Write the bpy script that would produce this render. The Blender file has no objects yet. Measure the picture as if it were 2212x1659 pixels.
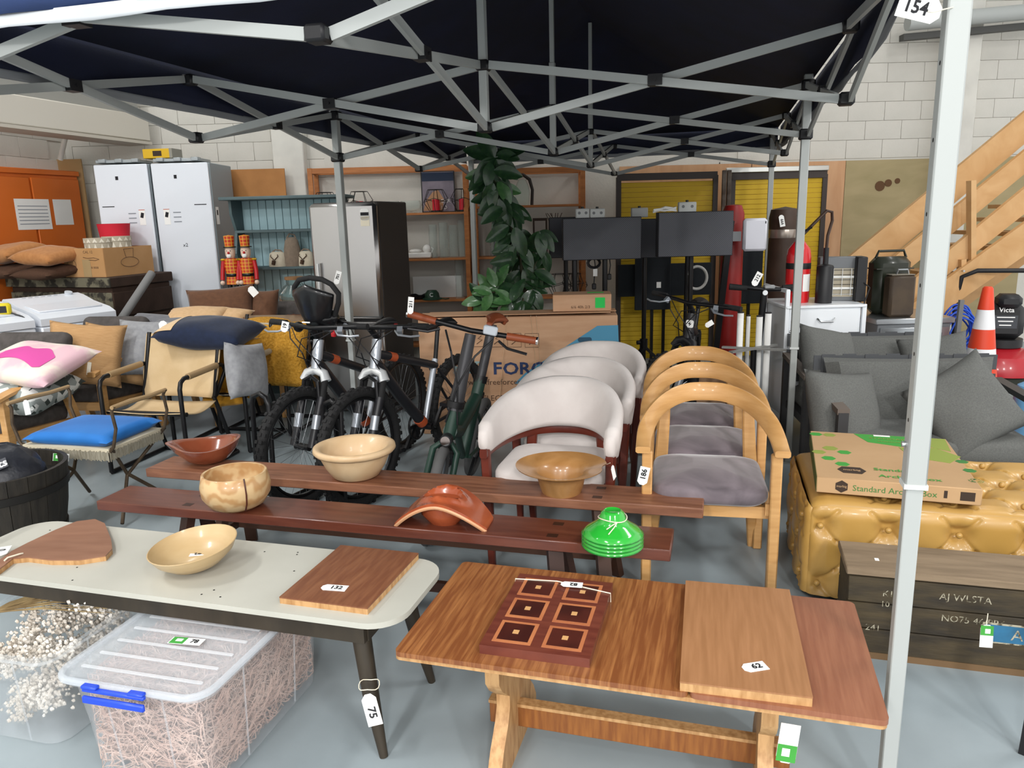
import bpy, bmesh, math, random
from mathutils import Vector, Matrix, Euler
R_ = math.radians
random.seed(7)
sc = bpy.context.scene
COL = sc.collection
# ---------------------------------------------------------------- camera
CAM_H, F_PX, PITCH, ROLL = 1.58, 1650.0, R_(12.4), R_(1.5)
FW = Vector((0, math.cos(PITCH), -math.sin(PITCH)))
_u0 = Vector((0, math.sin(PITCH), math.cos(PITCH)))
_r0 = Vector((1, 0, 0))
UP = _u0*math.cos(ROLL) + _r0*math.sin(ROLL)
RT = _r0*math.cos(ROLL) - _u0*math.sin(ROLL)
cam = bpy.data.cameras.new('camera')
cam.sensor_width = 36; cam.lens = 36*F_PX/2212; cam.clip_start = .05
camo = bpy.data.objects.new('camera', cam); COL.objects.link(camo)
camo.matrix_world = Matrix(((RT.x, UP.x, -FW.x, 0), (RT.y, UP.y, -FW.y, 0), (RT.z, UP.z, -FW.z, CAM_H), (0, 0, 0, 1)))
sc.camera = camo
# ---------------------------------------------------------------- world, lamps, exposure
w = bpy.data.worlds.new('hall_ambient'); sc.world = w; w.use_nodes = True
w.node_tree.nodes['Background'].inputs[0].default_value = (1, .99, .975, 1)
w.node_tree.nodes['Background'].inputs[1].default_value = 1.25
sc.view_settings.view_transform = 'Standard'; sc.view_settings.look = 'None'
sc.view_settings.gamma = 1; sc.view_settings.use_curve_mapping = False
sc.view_settings.exposure = 0.0
def area(loc, aim, sx, sy, power, col=(1, .985, .965)):
    l = bpy.data.lights.new('ceiling_and_fill_lamp', 'AREA'); l.shape = 'RECTANGLE'; l.size = sx; l.size_y = sy; l.energy = power; l.color = col
    o = bpy.data.objects.new('ceiling_and_fill_lamp', l); COL.objects.link(o); o.location = loc
    o.rotation_euler = (Vector(aim)-Vector(loc)).to_track_quat('-Z', 'Y').to_euler()
LAMPS = [(-2.4, -1.4, 5.2, 115), (1.9, -1.6, 5.2, 105), (-4.4, 2.6, 5.2, 170), (4.6, 3.0, 5.2, 110), (-3.4, 6.9, 5.2, 35), (4.3, 6.4, 5.2, 22), (0.4, 8.0, 5.2, 20),
         (-3.5, -6.5, 4.7, 720), (.5, -7.0, 4.7, 720), (4.5, -6.5, 4.7, 620)]  # this row: fill lamps added behind the camera to brighten under the canopy
for lx, ly, lz, lp in LAMPS:
    area((lx, ly, lz), (lx, ly, 0), .5, 1.5, lp)
# ---------------------------------------------------------------- pixel helpers (points at a true height or a true depth)
def _ray(px, py):
    return FW + RT*((px-1106)/F_PX) - UP*((py-829.5)/F_PX)
def gp(px, py, z=0.0):
    d = _ray(px, py); t = (z-CAM_H)/d.z
    return Vector((d.x*t, d.y*t, z))
def dp(px, py, Y):
    d = _ray(px, py); t = Y/d.y
    return Vector((d.x*t, Y, CAM_H+d.z*t))
# ---------------------------------------------------------------- geometry helpers
class G:
    def __init__(s): s.v = []; s.f = []
    def add(s, vs, fs, M=None):
        b = len(s.v)
        s.v += [tuple(M @ Vector(q)) if M else tuple(q) for q in vs]
        s.f += [tuple(i+b for i in f) for f in fs]
        return s
    def box(s, c, d, rz=0, bev=0, M=None):
        x, y, z = d[0]/2, d[1]/2, d[2]/2
        b = min(bev, x*.9, y*.9, z*.9)
        T = Matrix.Translation(c) @ (rz if isinstance(rz, Matrix) else Matrix.Rotation(rz, 4, 'Z'))
        if M: T = M @ T
        if b <= 0:
            vs = [(i*x, j*y, k*z) for i in (-1, 1) for j in (-1, 1) for k in (-1, 1)]
            return s.add(vs, [(0, 1, 3, 2), (4, 6, 7, 5), (0, 4, 5, 1), (2, 3, 7, 6), (0, 2, 6, 4), (1, 5, 7, 3)], T)
        vs = []; ix = {}
        for i in (-1, 1):
            for j in (-1, 1):
                for k in (-1, 1):
                    for a in range(3):
                        q = [i*(x-b), j*(y-b), k*(z-b)]; q[a] = (i*x, j*y, k*z)[a]
                        ix[(i, j, k, a)] = len(vs); vs.append(q)
        fs = []
        for a in range(3):
            o = [q for q in range(3) if q != a]
            for sg in (-1, 1):
                ring = []
                for (p, q) in ((-1, -1), (1, -1), (1, 1), (-1, 1)):
                    k = [0, 0, 0]; k[a] = sg; k[o[0]] = p; k[o[1]] = q; ring.append(ix[(*k, a)])
                fs.append(ring)
            for p in (-1, 1):
                for q in (-1, 1):
                    k0 = [0]*3; k1 = [0]*3; k0[a] = -1; k1[a] = 1
                    for k in (k0, k1): k[o[0]] = p; k[o[1]] = q
                    fs.append([ix[(*k0, o[0])], ix[(*k1, o[0])], ix[(*k1, o[1])], ix[(*k0, o[1])]])
        for i in (-1, 1):
            for j in (-1, 1):
                for k in (-1, 1): fs.append([ix[(i, j, k, a)] for a in range(3)])
        return s.add(vs, fs, T)
    def bar(s, p0, p1, w, h=None, up=(0, 0, 1), bev=0):
        p0, p1 = Vector(p0), Vector(p1); d = p1-p0; L = d.length
        if L < 1e-6: return s
        X = d/L; u = Vector(up)
        if abs(X.dot(u)) > .98: u = Vector((0, 1, 0))
        Yv = u.cross(X).normalized(); Zv = X.cross(Yv)
        M = Matrix(((X.x, Yv.x, Zv.x, 0), (X.y, Yv.y, Zv.y, 0), (X.z, Yv.z, Zv.z, 0), (0, 0, 0, 1)))
        return s.box((p0+p1)/2, (L, w, h or w), M, bev)
    def tube(s, pts, r, n=8, closed=False, cap=True, sq=None):
        P = [Vector(q) for q in pts]; m = len(P); rs = r if isinstance(r, (list, tuple)) else [r]*m
        tang = []
        for i in range(m):
            a = P[(i-1) % m] if (i or closed) else P[0]; b = P[(i+1) % m] if (i < m-1 or closed) else P[-1]
            tang.append((b-a).normalized())
        t = tang[0]; nrm = t.orthogonal().normalized(); rings = []; vs = []
        for i in range(m):
            q = tang[i]
            ax = t.cross(q)
            if ax.length > 1e-7: nrm = Matrix.Rotation(t.angle(q), 3, ax) @ nrm
            t = q; bn = q.cross(nrm)
            for k in range(n):
                an = 2*math.pi*(k+.5)/n
                vs.append(P[i] + (nrm*math.cos(an)+bn*math.sin(an))*rs[i])
        fs = []
        for i in range(m if closed else m-1):
            for k in range(n):
                a, b = i*n+k, i*n+(k+1) % n; c, d = ((i+1) % m)*n+(k+1) % n, ((i+1) % m)*n+k
                fs.append((a, b, c, d))
        if cap and not closed:
            fs.append(tuple(range(n))[::-1]); fs.append(tuple((m-1)*n+k for k in range(n)))
        return s.add(vs, fs)
    def lathe(s, prof, n=28, M=None, sx=1, sy=1, fn=None):
        vs = []; fs = []; m = len(prof)
        for (r, z) in prof:
            for k in range(n):
                a = 2*math.pi*k/n
                q = (r*math.cos(a)*sx, r*math.sin(a)*sy, z)
                vs.append(fn(q, a) if fn else q)
        for i in range(m-1):
            for k in range(n): fs.append((i*n+k, i*n+(k+1) % n, (i+1)*n+(k+1) % n, (i+1)*n+k))
        if prof[0][0] > 1e-5: fs.append(tuple(range(n))[::-1])
        if prof[-1][0] > 1e-5: fs.append(tuple((m-1)*n+k for k in range(n)))
        return s.add(vs, fs, M)
    def cyl(s, p0, p1, r, n=14): return s.tube([p0, p1], r, n)
    def prism(s, poly, z0, z1, M=None):
        n = len(poly)
        vs = [(x, y, z0) for x, y in poly]+[(x, y, z1) for x, y in poly]
        fs = [tuple(range(n))[::-1], tuple(range(n, 2*n))]+[(i, (i+1) % n, (i+1) % n+n, i+n) for i in range(n)]
        return s.add(vs, fs, M)
    def grid(s, fn, nu, nv, wrap=False, M=None):
        vs = [fn(i/nu, j/nv) for j in range(nv+1) for i in range(nu+1)]
        fs = [(j*(nu+1)+i, j*(nu+1)+i+1, (j+1)*(nu+1)+i+1, (j+1)*(nu+1)+i) for j in range(nv) for i in range(nu)]
        return s.add(vs, fs, M)
    @staticmethod
    def pillow_pt(w, h, t, pinch, seed, wob, sq):
        rnd = random.Random(seed); ph = [rnd.uniform(0, 6) for _ in range(4)]
        def pt(u, v, sg):
            x, y = 2*u-1, 2*v-1
            e = max(0, (1-x*x))*max(0, (1-y*y))
            th = t/2*(e**sq)
            th *= 1+wob*math.sin(5*x+ph[0])*math.sin(4*y+ph[1])
            px = x*w/2*(1-pinch*(1-y*y)*(abs(x)**3)); py = y*h/2*(1-pinch*(1-x*x)*(abs(y)**3))
            return (px, py, sg*th + wob*t*.25*math.sin(2.3*x+ph[2])*math.cos(2*y+ph[3]))
        return pt
    def pillow(s, w, h, t, n=14, M=None, pinch=.10, seed=0, wob=.0, sq=.38):
        pt = G.pillow_pt(w, h, t, pinch, seed, wob, sq)
        vs = []; fs = []
        for sg in (1, -1):
            b = len(vs)
            for j in range(n+1):
                for i in range(n+1): vs.append(pt(i/n, j/n, sg))
            for j in range(n):
                for i in range(n):
                    q = (b+j*(n+1)+i, b+j*(n+1)+i+1, b+(j+1)*(n+1)+i+1, b+(j+1)*(n+1)+i)
                    fs.append(q if sg > 0 else q[::-1])
        return s.add(vs, fs, M)
    def cush(s, w, d, t, rad=.06, dome=.02, M=None, lip=.02):
        "upholstered slab: rounded plan, soft edges, domed top; base at z=0"
        rings = [(.02, 0), (.004, t*.18), (0, t*.4), (.002, t*.7), (.010, t*.88), (.028, t*.98), (.07, t+dome*.45), (.13, t+dome*.8), (min(w, d)*.36, t+dome)]
        vs = []; n = None
        for ins, z in rings:
            ring = rrect(w-2*ins, d-2*ins, max(.012, rad-ins*.6) if w-2*ins > .1 else .01, 6); n = len(ring); vs += [(x, y, z) for x, y in ring]
        fs = [(i*n+k, i*n+(k+1) % n, (i+1)*n+(k+1) % n, (i+1)*n+k) for i in range(len(rings)-1) for k in range(n)]
        return s.add(vs, fs+[tuple(range(n))[::-1], tuple((len(rings)-1)*n+k for k in range(n))], M)
    def blob(s, c, r, n=8, seed=0, jag=.0, sc_=(1, 1, 1)):
        rnd = random.Random(seed); vs = []; fs = []; m = max(4, n//2+1)
        for j in range(m+1):
            th = math.pi*j/m
            for i in range(n):
                a = 2*math.pi*i/n; k = r*(1+rnd.uniform(-jag, jag))
                vs.append((c[0]+k*sc_[0]*math.sin(th)*math.cos(a), c[1]+k*sc_[1]*math.sin(th)*math.sin(a), c[2]+k*sc_[2]*math.cos(th)))
        for j in range(m):
            for i in range(n): fs.append((j*n+i, (j+1)*n+i, (j+1)*n+(i+1) % n, j*n+(i+1) % n))
        return s.add(vs, fs)
    def me(s, name, m, ang=38):
        me = bpy.data.meshes.new(name); me.from_pydata([tuple(q) for q in s.v], [], s.f); me.validate()
        bm = bmesh.new(); bm.from_mesh(me)
        bmesh.ops.remove_doubles(bm, verts=bm.verts, dist=1e-5)
        bmesh.ops.recalc_face_normals(bm, faces=bm.faces); bm.to_mesh(me); bm.free()
        me.materials.append(m)
        if ang:
            me.polygons.foreach_set('use_smooth', [True]*len(me.polygons)); me.set_sharp_from_angle(angle=R_(ang))
        return me
    def o(s, name, m, par=None, loc=None, rot=None, ang=38):
        return mk(name, s.me(name, m, ang), par, loc, rot)
def mk(name, me, par=None, loc=None, rot=None):
    ob = bpy.data.objects.new(name, me); COL.objects.link(ob)
    if par: ob.parent = par
    if loc is not None: ob.location = loc
    if rot is not None:
        if isinstance(rot, Matrix): ob.rotation_euler = rot.to_euler()
        else: ob.rotation_euler = rot
    return ob
def tag(o, label, cat, group=None):
    o['label'] = label; o['category'] = cat
    if group: o['group'] = group
    return o
def T(name, label, cat, loc=(0, 0, 0), rz=0, group=None, rot=None):
    o = bpy.data.objects.new(name, None); COL.objects.link(o); o.empty_display_size = .05
    o.location = loc; o.rotation_euler = rot if rot is not None else (0, 0, R_(rz))
    return tag(o, label, cat, group)
def S(o): o['kind'] = 'structure'; return o
def dup(root, loc, rz=None, label=None, group=None, rot=None):
    def cp(o, par):
        c = o.copy(); COL.objects.link(c)
        if par: c.parent = par
        for ch in o.children: cp(ch, c)
        return c
    r = cp(root, None); r.location = loc
    if rz is not None: r.rotation_euler = (0, 0, R_(rz))
    if rot is not None: r.rotation_euler = rot
    if label: r['label'] = label
    if group: r['group'] = group
    return r
TEXTS = []
def text(s, size, m, par, M, name='lettering', ax='CENTER', sx=1, bold=0):
    cu = bpy.data.curves.new(name, 'FONT'); cu.body = s; cu.size = size; cu.align_x = ax; cu.align_y = 'CENTER'; cu.resolution_u = 2; cu.offset = bold
    cu.materials.append(m)
    ob = bpy.data.objects.new('text_source', cu); COL.objects.link(ob)
    TEXTS.append((ob, name, par, M @ Matrix.Diagonal((sx, 1, 1, 1)), m))
def finish_texts():
    bpy.context.view_layer.update(); dg = bpy.context.evaluated_depsgraph_get()
    for ob, name, par, M, m in TEXTS:
        me = bpy.data.meshes.new_from_object(ob.evaluated_get(dg)); me.name = name
        if not me.materials: me.materials.append(m)
        n = bpy.data.objects.new(name, me); COL.objects.link(n); n.parent = par; n.matrix_local = M
    for ob, *_ in TEXTS: bpy.data.objects.remove(ob)
def Tr(*q): return Matrix.Translation(q if len(q) == 3 else q[0])
def Rx(a): return Matrix.Rotation(R_(a), 4, 'X')
def Ry(a): return Matrix.Rotation(R_(a), 4, 'Y')
def Rz(a): return Matrix.Rotation(R_(a), 4, 'Z')
FRONT = Rx(90)          # text standing upright, facing -y
def rrect(w, d, r, n=5):
    p = []
    for cx_, cy_, a0 in ((w/2-r, d/2-r, 0), (-w/2+r, d/2-r, 90), (-w/2+r, -d/2+r, 180), (w/2-r, -d/2+r, 270)):
        for k in range(n+1): a = R_(a0+90*k/n); p.append((cx_+r*math.cos(a), cy_+r*math.sin(a)))
    return p
# ---------------------------------------------------------------- materials
def C(h):
    h = h.lstrip('#'); q = [int(h[i:i+2], 16)/255 for i in (0, 2, 4)]
    return tuple(c/12.92 if c <= .04045 else ((c+.055)/1.055)**2.4 for c in q)+(1,)
_M = {}
def mat(name, c1, rough=.6, metal=0, c2=None, sc1=6, st=(1, 1, 1), lo=.35, hi=.65, bump=0, bsc=60, coat=0, trans=0, ior=1.45, emit=0, alpha=1, dist=0, detail=4, wave=None, sheen=0, sub=0):
    if name in _M: return _M[name]
    m = bpy.data.materials.new(name); m.use_nodes = True; nt = m.node_tree; N = nt.nodes; L = nt.links
    b = N['Principled BSDF']; I = b.inputs
    I['Base Color'].default_value = C(c1); I['Roughness'].default_value = rough; I['Metallic'].default_value = metal
    I['Coat Weight'].default_value = coat; I['Coat Roughness'].default_value = .12
    I['Transmission Weight'].default_value = trans; I['IOR'].default_value = ior; I['Alpha'].default_value = alpha
    if sheen: I['Sheen Weight'].default_value = sheen; I['Sheen Roughness'].default_value = .4
    if emit: I['Emission Color'].default_value = C(c1); I['Emission Strength'].default_value = emit
    if c2 or bump:
        tc = N.new('ShaderNodeTexCoord'); mp = N.new('ShaderNodeMapping'); L.new(tc.outputs['Object'], mp.inputs[0]); mp.inputs['Scale'].default_value = st
    if c2:
        if wave:
            nz = N.new('ShaderNodeTexWave'); nz.bands_direction = wave; nz.inputs['Distortion'].default_value = dist or 6; nz.inputs['Detail'].default_value = 3; nz.inputs['Detail Scale'].default_value = 1.2
        else:
            nz = N.new('ShaderNodeTexNoise'); nz.inputs['Detail'].default_value = detail; nz.inputs['Distortion'].default_value = dist
        nz.inputs['Scale'].default_value = sc1; L.new(mp.outputs[0], nz.inputs['Vector'])
        cr = N.new('ShaderNodeValToRGB'); e = cr.color_ramp.elements
        e[0].position = lo; e[0].color = C(c1); e[1].position = hi; e[1].color = C(c2)
        L.new(nz.outputs['Fac'], cr.inputs[0]); L.new(cr.outputs[0], I['Base Color'])
    if bump:
        n2 = N.new('ShaderNodeTexNoise'); n2.inputs['Scale'].default_value = bsc; n2.inputs['Detail'].default_value = 3; L.new(mp.outputs[0], n2.inputs['Vector'])
        bp = N.new('ShaderNodeBump'); bp.inputs['Strength'].default_value = bump; bp.inputs['Distance'].default_value = .02; L.new(n2.outputs['Fac'], bp.inputs['Height']); L.new(bp.outputs[0], I['Normal'])
    _M[name] = m; return m
def checker(name, c1, c2, scale, rough=.6, plane='xz'):
    if name in _M: return _M[name]
    m = mat(name, c1, rough); nt = m.node_tree; N = nt.nodes; L = nt.links
    tc = N.new('ShaderNodeTexCoord'); ck = N.new('ShaderNodeTexChecker'); ck.inputs['Scale'].default_value = scale
    ck.inputs['Color1'].default_value = C(c1); ck.inputs['Color2'].default_value = C(c2)
    L.new(tc.outputs['Object'], ck.inputs['Vector']); L.new(ck.outputs['Color'], N['Principled BSDF'].inputs['Base Color'])
    return m
BLACK = mat('black_plastic', '#17171a', .45)
BLACKM = mat('black_metal', '#1a1a1c', .35, .3)
RUBBER = mat('black_rubber', '#1b1b1c', .8, bump=.15, bsc=90)
STEEL = mat('brushed_steel', '#b9bcbf', .32, 1, bump=.02, bsc=20)
CHROME = mat('chrome', '#d8dadb', .12, 1)
ALU = mat('grey_powder_tube', '#a9adab', .5, .15)
PAPER = mat('white_paper', '#f3f3f0', .7)
INK = mat('black_ink', '#1c1c20', .8)
GREENINK = mat('green_ink', '#3f9a3c', .7)
STRING = mat('cotton_string', '#e6dcc6', .9)
WHITE = mat('white_enamel', '#e9edf1', .3, coat=.3)
CARD = mat('corrugated_cardboard', '#c39c7c', .85, c2='#b88f6e', sc1=3, st=(1, 1, 6), bump=.05, bsc=40)
OAK = mat('light_oak', '#d0a168', .45, c2='#bd8c52', sc1=7, st=(1, 1, 7), lo=.3, hi=.75, coat=.15)
GLASS = mat('clear_glass', '#f4f8f7', .03, trans=1, ior=1.3)
# ---------------------------------------------------------------- the hall
FLOOR_M = mat('grey_painted_concrete', '#9aa5aa', .4, c2='#8c979c', sc1=1.3, detail=8, bump=.03, bsc=25)
WALL_M = mat('painted_block_white', '#cfccc4', .8, c2='#c5c3bb', sc1=2.5, bump=.12, bsc=45)
WALLJ = mat('painted_block_joint', '#c9c6be', .85)
g = G(); g.box((-.3, 3.4, -.05), (16, 13, .1)); S(g.o('floor', FLOOR_M))
BW = 8.75
g = G(); g.box((1.2, BW+.16, 2.7), (13, .30, 5.4)); wall_back = S(g.o('wall_back', WALLJ))
blk = G().box((0, 0, 0), (.394, .02, .194), 0, .002).me('block', WALL_M)
for (x0, x1, z0, z1) in ((-4.75, -2.0, 1.85, 3.25), (2.55, 6.0, 2.1, 3.75)):
    row = 0; z = z0
    while z < z1:
        x = x0 - (.2 if row % 2 else 0)
        while x < x1:
            mk('block', blk, wall_back, (x+.2, BW+.0085, z+.1)); x += .397
        z += .197; row += 1
g = G()
for (x0, x1, z0, z1) in ((-5.3, -4.75, 0, 5.4), (-4.95, -2.1, 0, 1.85), (-4.95, -1.85, 3.25, 5.4), (-2.0, 2.36, 0, 5.4), (2.35, 6.5, 0, 2.1), (2.35, 6.5, 3.87, 5.4)):
    g.box(((x0+x1)/2, BW+.006, (z0+z1)/2), (x1-x0, .02, z1-z0))
g.o('plaster', WALL_M, wall_back)
# left wall (runs forward, slightly splayed)
LW = T('tmp', '', ''); bpy.data.objects.remove(LW)
lw0, lwd = Vector((-4.80, 8.75, 0)), Vector((-.17, -.985, 0))
wall_left = S(G().box((0, 0, 2.7), (8, .3, 5.4)).o('wall_left', WALLJ, None, lw0+lwd*4+Vector((-.17, .03, 0)), (0, 0, math.atan2(-lwd.y, -lwd.x))))
row = 0; z = 1.7
while z < 3.1:
    x = 3.93-(.2 if row % 2 else 0)
    for k in range(7): mk('block', blk, wall_left, (x-k*.397-.2, -.15, z+.1))
    z += .197; row += 1
G().box((-1.4, -.15, 2.7), (5.2, .02, 5.4)).box((2.6, -.15, .85), (2.8, .02, 1.7)).box((2.6, -.15, 4.27), (2.8, .02, 2.3)).o('plaster', WALL_M, wall_left)
# pilasters, plywood lining
PIL = mat('painted_concrete_column', '#d6d4cc', .75, c2='#cbc9c2', sc1=4)
S(G().box((-2.36, BW-.06, 2.7), (.34, .14, 5.4), bev=.01).o('trim_1', PIL))
S(G().box((4.86, BW-.1, 2.7), (.32, .2, 5.4), bev=.01).o('trim_2', PIL))
PLY = mat('orange_plywood', '#cba07a', .7, c2='#b68861', sc1=3, st=(3, 1, .5), lo=.3, hi=.8, dist=.6)
PLYG = mat('green_tinged_plywood', '#a89873', .75, c2='#948862', sc1=2.2, st=(.8, 1, 2), lo=.3, hi=.8, dist=1.2)
S(G().box((1.97, BW-.03, 1.04), (1.45, .02, 2.08)).o('trim_3', PLY))
S(G().box((3.22, BW-.03, 1.04), (1.03, .02, 2.08)).o('trim_4', PLY))
S(G().box((4.21, BW-.03, 1.04), (.94, .02, 2.08)).o('trim_5', PLYG)); S(G().box((5.4, BW-.03, 1.04), (.76, .02, 2.08)).o('trim_7', PLYG))
kn = S(G().cyl((4.13, BW-.045, 1.80), (4.13, BW-.03, 1.80), .055).cyl((4.22, BW-.045, 1.83), (4.22, BW-.03, 1.83), .04).cyl((4.32, BW-.045, 1.85), (4.32, BW-.03, 1.85), .03).o('trim_6', mat('wood_knot', '#5d4026', .8)))
# ducts and pipes
p0 = dp(-40, 232, 7.0); p1 = dp(300, 280, 8.6)
d_ = T('air_duct', 'long cream boxed air duct along the left wall above the orange cupboard', 'duct', (0, 0, 0))
DUCT = mat('cream_duct', '#c4bfb4', .6)
G().bar(p0, p1, .3, .26, bev=.01).o('casing', DUCT, d_)
G().bar(p0+Vector((0, 0, -.15)), p1+Vector((0, 0, -.15)), .32, .03).o('flange', mat('duct_flange', '#b9b3a7', .6), d_)
G().bar(p0+Vector((-.1, 0, .30)), p1+Vector((-.1, 0, .25)), .3, .28).o('casing', mat('grey_duct', '#8d8d88', .6), d_)
c_ = T('conduit_pipe', 'thin white conduit bending down the left wall beside the fridges', 'pipe')
a = dp(130, 345, 8.3); b = dp(143, 272, 8.25); c = dp(232, 290, 8.45); e = dp(241, 270, 8.5); f = dp(236, 200, 8.5)
G().tube([a, b+Vector((0, 0, -.05)), b, b+Vector((.05, .02, 0)), c, c+Vector((.04, 0, .03)), e, f], .025, 10).o('pipe', mat('white_pipe', '#e2dfd8', .5), c_)
hp = T('steel_pipe', 'thick grey pipe across the back wall behind the gazebo leg', 'pipe')
a = dp(1960, 50, 8.4); b = dp(2300, 18, 8.4)
G().cyl(a, b, .075, 16).o('pipe', mat('grey_pipe', '#a9adab', .5), hp)
G().bar(a+Vector((0, .1, -.12)), b+Vector((0, .1, -.12)), .1, .06).o('bracket_rail', mat('dark_rail', '#4a4a48', .6), hp)
# ceiling
S(G().box((-.3, 3.4, 5.75), (16, 13, .1)).o('ceiling', mat('pale_roof_lining', '#cfd2d2', .8)))
# ---------------------------------------------------------------- gazebo
NAVY_SHADED = mat('navy_cloth_shaded', '#161d38', .75, c2='#11172c', sc1=3, bump=.05, bsc=120)  # gazebo cloth, shade of the inside put into the colour
NAVY_LIT = mat('navy_cloth_lit', '#243a68', .7, c2='#1d3058', sc1=3, st=(1, 1, 4))  # same cloth, lighter colour standing in for the lit outer face
WTRIM = mat('white_webbing', '#c6cace', .7)
gu, gv, gm = Vector((.26, .965, 0)).normalized(), Vector((.965, -.26, 0)).normalized(), Vector((.30, 5.04, 0))
def nd(s_, w_, z):
    lift = (.085+.085*w_/1.5)*max(0, (-s_-1.5)/1.5) if z > 1 else 0      # the front right leg is set higher
    return gm+gu*s_+gv*w_+Vector((0, 0, z+lift))
gz = T('gazebo', 'navy folding gazebo on grey metal legs standing over the goods', 'gazebo', (0, 0, 0))
ZL, ZU = 2.0, 2.27
gang = math.atan2(gv.y, gv.x)
for s_ in (-3, 0, 3):
    for w_ in (-1.5, 1.5):
        zr = .92 if s_ == -3 else .74
        b = nd(s_, w_, 0)
        zt_ = nd(s_, w_, ZU+.06).z
        lg = G().box(b+Vector((0, 0, (zr+zt_)/2)), (.048, .048, zt_-zr), gang, .004).o('leg', ALU, gz)
        G().box(b+Vector((0, 0, zr/2)), (.038, .038, zr+.06), gang, .003).o('inner_leg', ALU, lg)
        G().box(b+Vector((0, 0, zr)), (.053, .053, .012), gang).o('collar', mat('pale_plastic', '#c9cdcb', .5), lg)
        G().cyl(b-gv*.034+Vector((0, 0, zr+.1)), b-gv*.02+Vector((0, 0, zr+.1)), .007, 10).o('push_button', CHROME, lg)
        G().box(b+Vector((0, 0, .004)), (.09, .09, .008), gang).o('foot_plate', ALU, lg)
        g = G()
        for k in range(7): g.cyl(b-gv*.0245+Vector((0, 0, zr+.16+k*.16)), b-gv*.0235+Vector((0, 0, zr+.16+k*.16)), .005, 8)
        g.o('adjusting_holes', BLACK, lg)
        for z in (ZL, ZU): G().box(nd(s_, w_, z), (.075, .075, .06), gang, .008).o('bracket', BLACK, gz)
nodes = {}
def xtruss(a, b, za=(ZL, ZU), zb=(ZL, ZU)):
    d = (nd(*b, 0)-nd(*a, 0)).normalized(); off = Vector((-d.y, d.x, 0))*.012
    A0, A1 = nd(*a, za[0])+d*.03, nd(*a, za[1])+d*.03; B0, B1 = nd(*b, zb[0])-d*.03, nd(*b, zb[1])-d*.03
    bar = G().bar(A0+off, B1+off, .016, .034).o('truss_bar', ALU, gz)
    G().bar(A1-off, B0-off, .016, .034).o('truss_bar', ALU, gz)
    c = (A0+B1)/2
    G().bar(c-d*.03, c+d*.03, .05, .045).cyl(c-off*2.6, c+off*2.6, .006, 8).o('joint', BLACK, gz)
ss = (-3, -1.5, 0, 1.5, 3)
for i in range(4):
    for w_ in (-1.5, 1.5): xtruss((ss[i], w_), (ss[i+1], w_))
    xtruss((ss[i], 0), (ss[i+1], 0), (1.97, 2.23), (1.97, 2.23))
for s_ in ss:
    xtruss((s_, -1.5), (s_, 0), (ZL, ZU), (1.97, 2.23)); xtruss((s_, 0), (s_, 1.5), (1.97, 2.23), (ZL, ZU))
for s_ in (-1.5, 1.5):
    for w_ in (-1.5, 1.5):
        for z in (ZL, ZU): G().box(nd(s_, w_, z), (.06, .06, .05), gang, .008).o('bracket', BLACK, gz)
for s_ in ss:
    for z in (1.97, 2.23): G().box(nd(s_, 0, z), (.06, .06, .045), gang, .008).o('bracket', BLACK, gz)
RIDGE = 3.05
for s_ in (-1.5, 0, 1.5):
    ml = G().box(nd(s_, 0, (1.95+2.5)/2), (.036, .036, .55), gang, .003).o('mast', ALU, gz)
    G().box(nd(s_, 0, (2.5+RIDGE)/2), (.026, .026, RIDGE-2.5), gang).o('mast_rod', ALU, ml)
# cloth: hipped roof, ridge over the masts
def roofpt(s_, w_):
    e = min((3.05-abs(s_))/1.55, (1.55-abs(w_))/1.55); e = max(0, min(1, e))
    return nd(s_, w_, 2.34+(RIDGE+.03-2.34)*e-.05*math.sin(math.pi*e))
g = G(); g.grid(lambda u, v: roofpt(-3.05+6.1*v, -1.55+3.1*u), 16, 32)
canopy = g.o('canopy', NAVY_SHADED, gz)
so = canopy.modifiers.new('thick', 'SOLIDIFY'); so.thickness = .003
def val(a, b, z0, z1, out, name, m, par, n=24, wav=.012, front=False):
    A, B = Vector(a), Vector(b); o = Vector(out)
    def vp(u, v):
        q = A.lerp(B, u); r = q-gm; return q+o*(.02+wav*math.sin(u*37)*(1-v))+Vector((0, 0, (z0+(z1-z0)*v+.17*max(0, r.dot(gv)/1.5)) if front else nd(r.dot(gu), r.dot(gv), z0+(z1-z0)*v).z))
    g = G(); g.grid(vp, n, 4)
    ob = g.o(name, m, par); md = ob.modifiers.new('thick', 'SOLIDIFY'); md.thickness = .002; return ob
for (a, b, out) in ((nd(-3.05, -1.55, 0), nd(-3.05, 1.55, 0), -gu), (nd(3.05, -1.55, 0), nd(3.05, 1.55, 0), gu), (nd(-3.05, -1.55, 0), nd(3.05, -1.55, 0), -gv), (nd(-3.05, 1.55, 0), nd(3.05, 1.55, 0), gv)):
    fr_ = out == -gu
    v_ = val(a, b, 2.165, 2.345, out, 'valance', NAVY_LIT if fr_ else NAVY_SHADED, gz, front=fr_)  # front valance in the lit tone, side and back ones in the shaded tone
    val(a, b, 2.13, 2.168, out, 'hem', WTRIM if fr_ else mat('grey_webbing_hem', '#8f9296', .7), v_, front=fr_)
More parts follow.
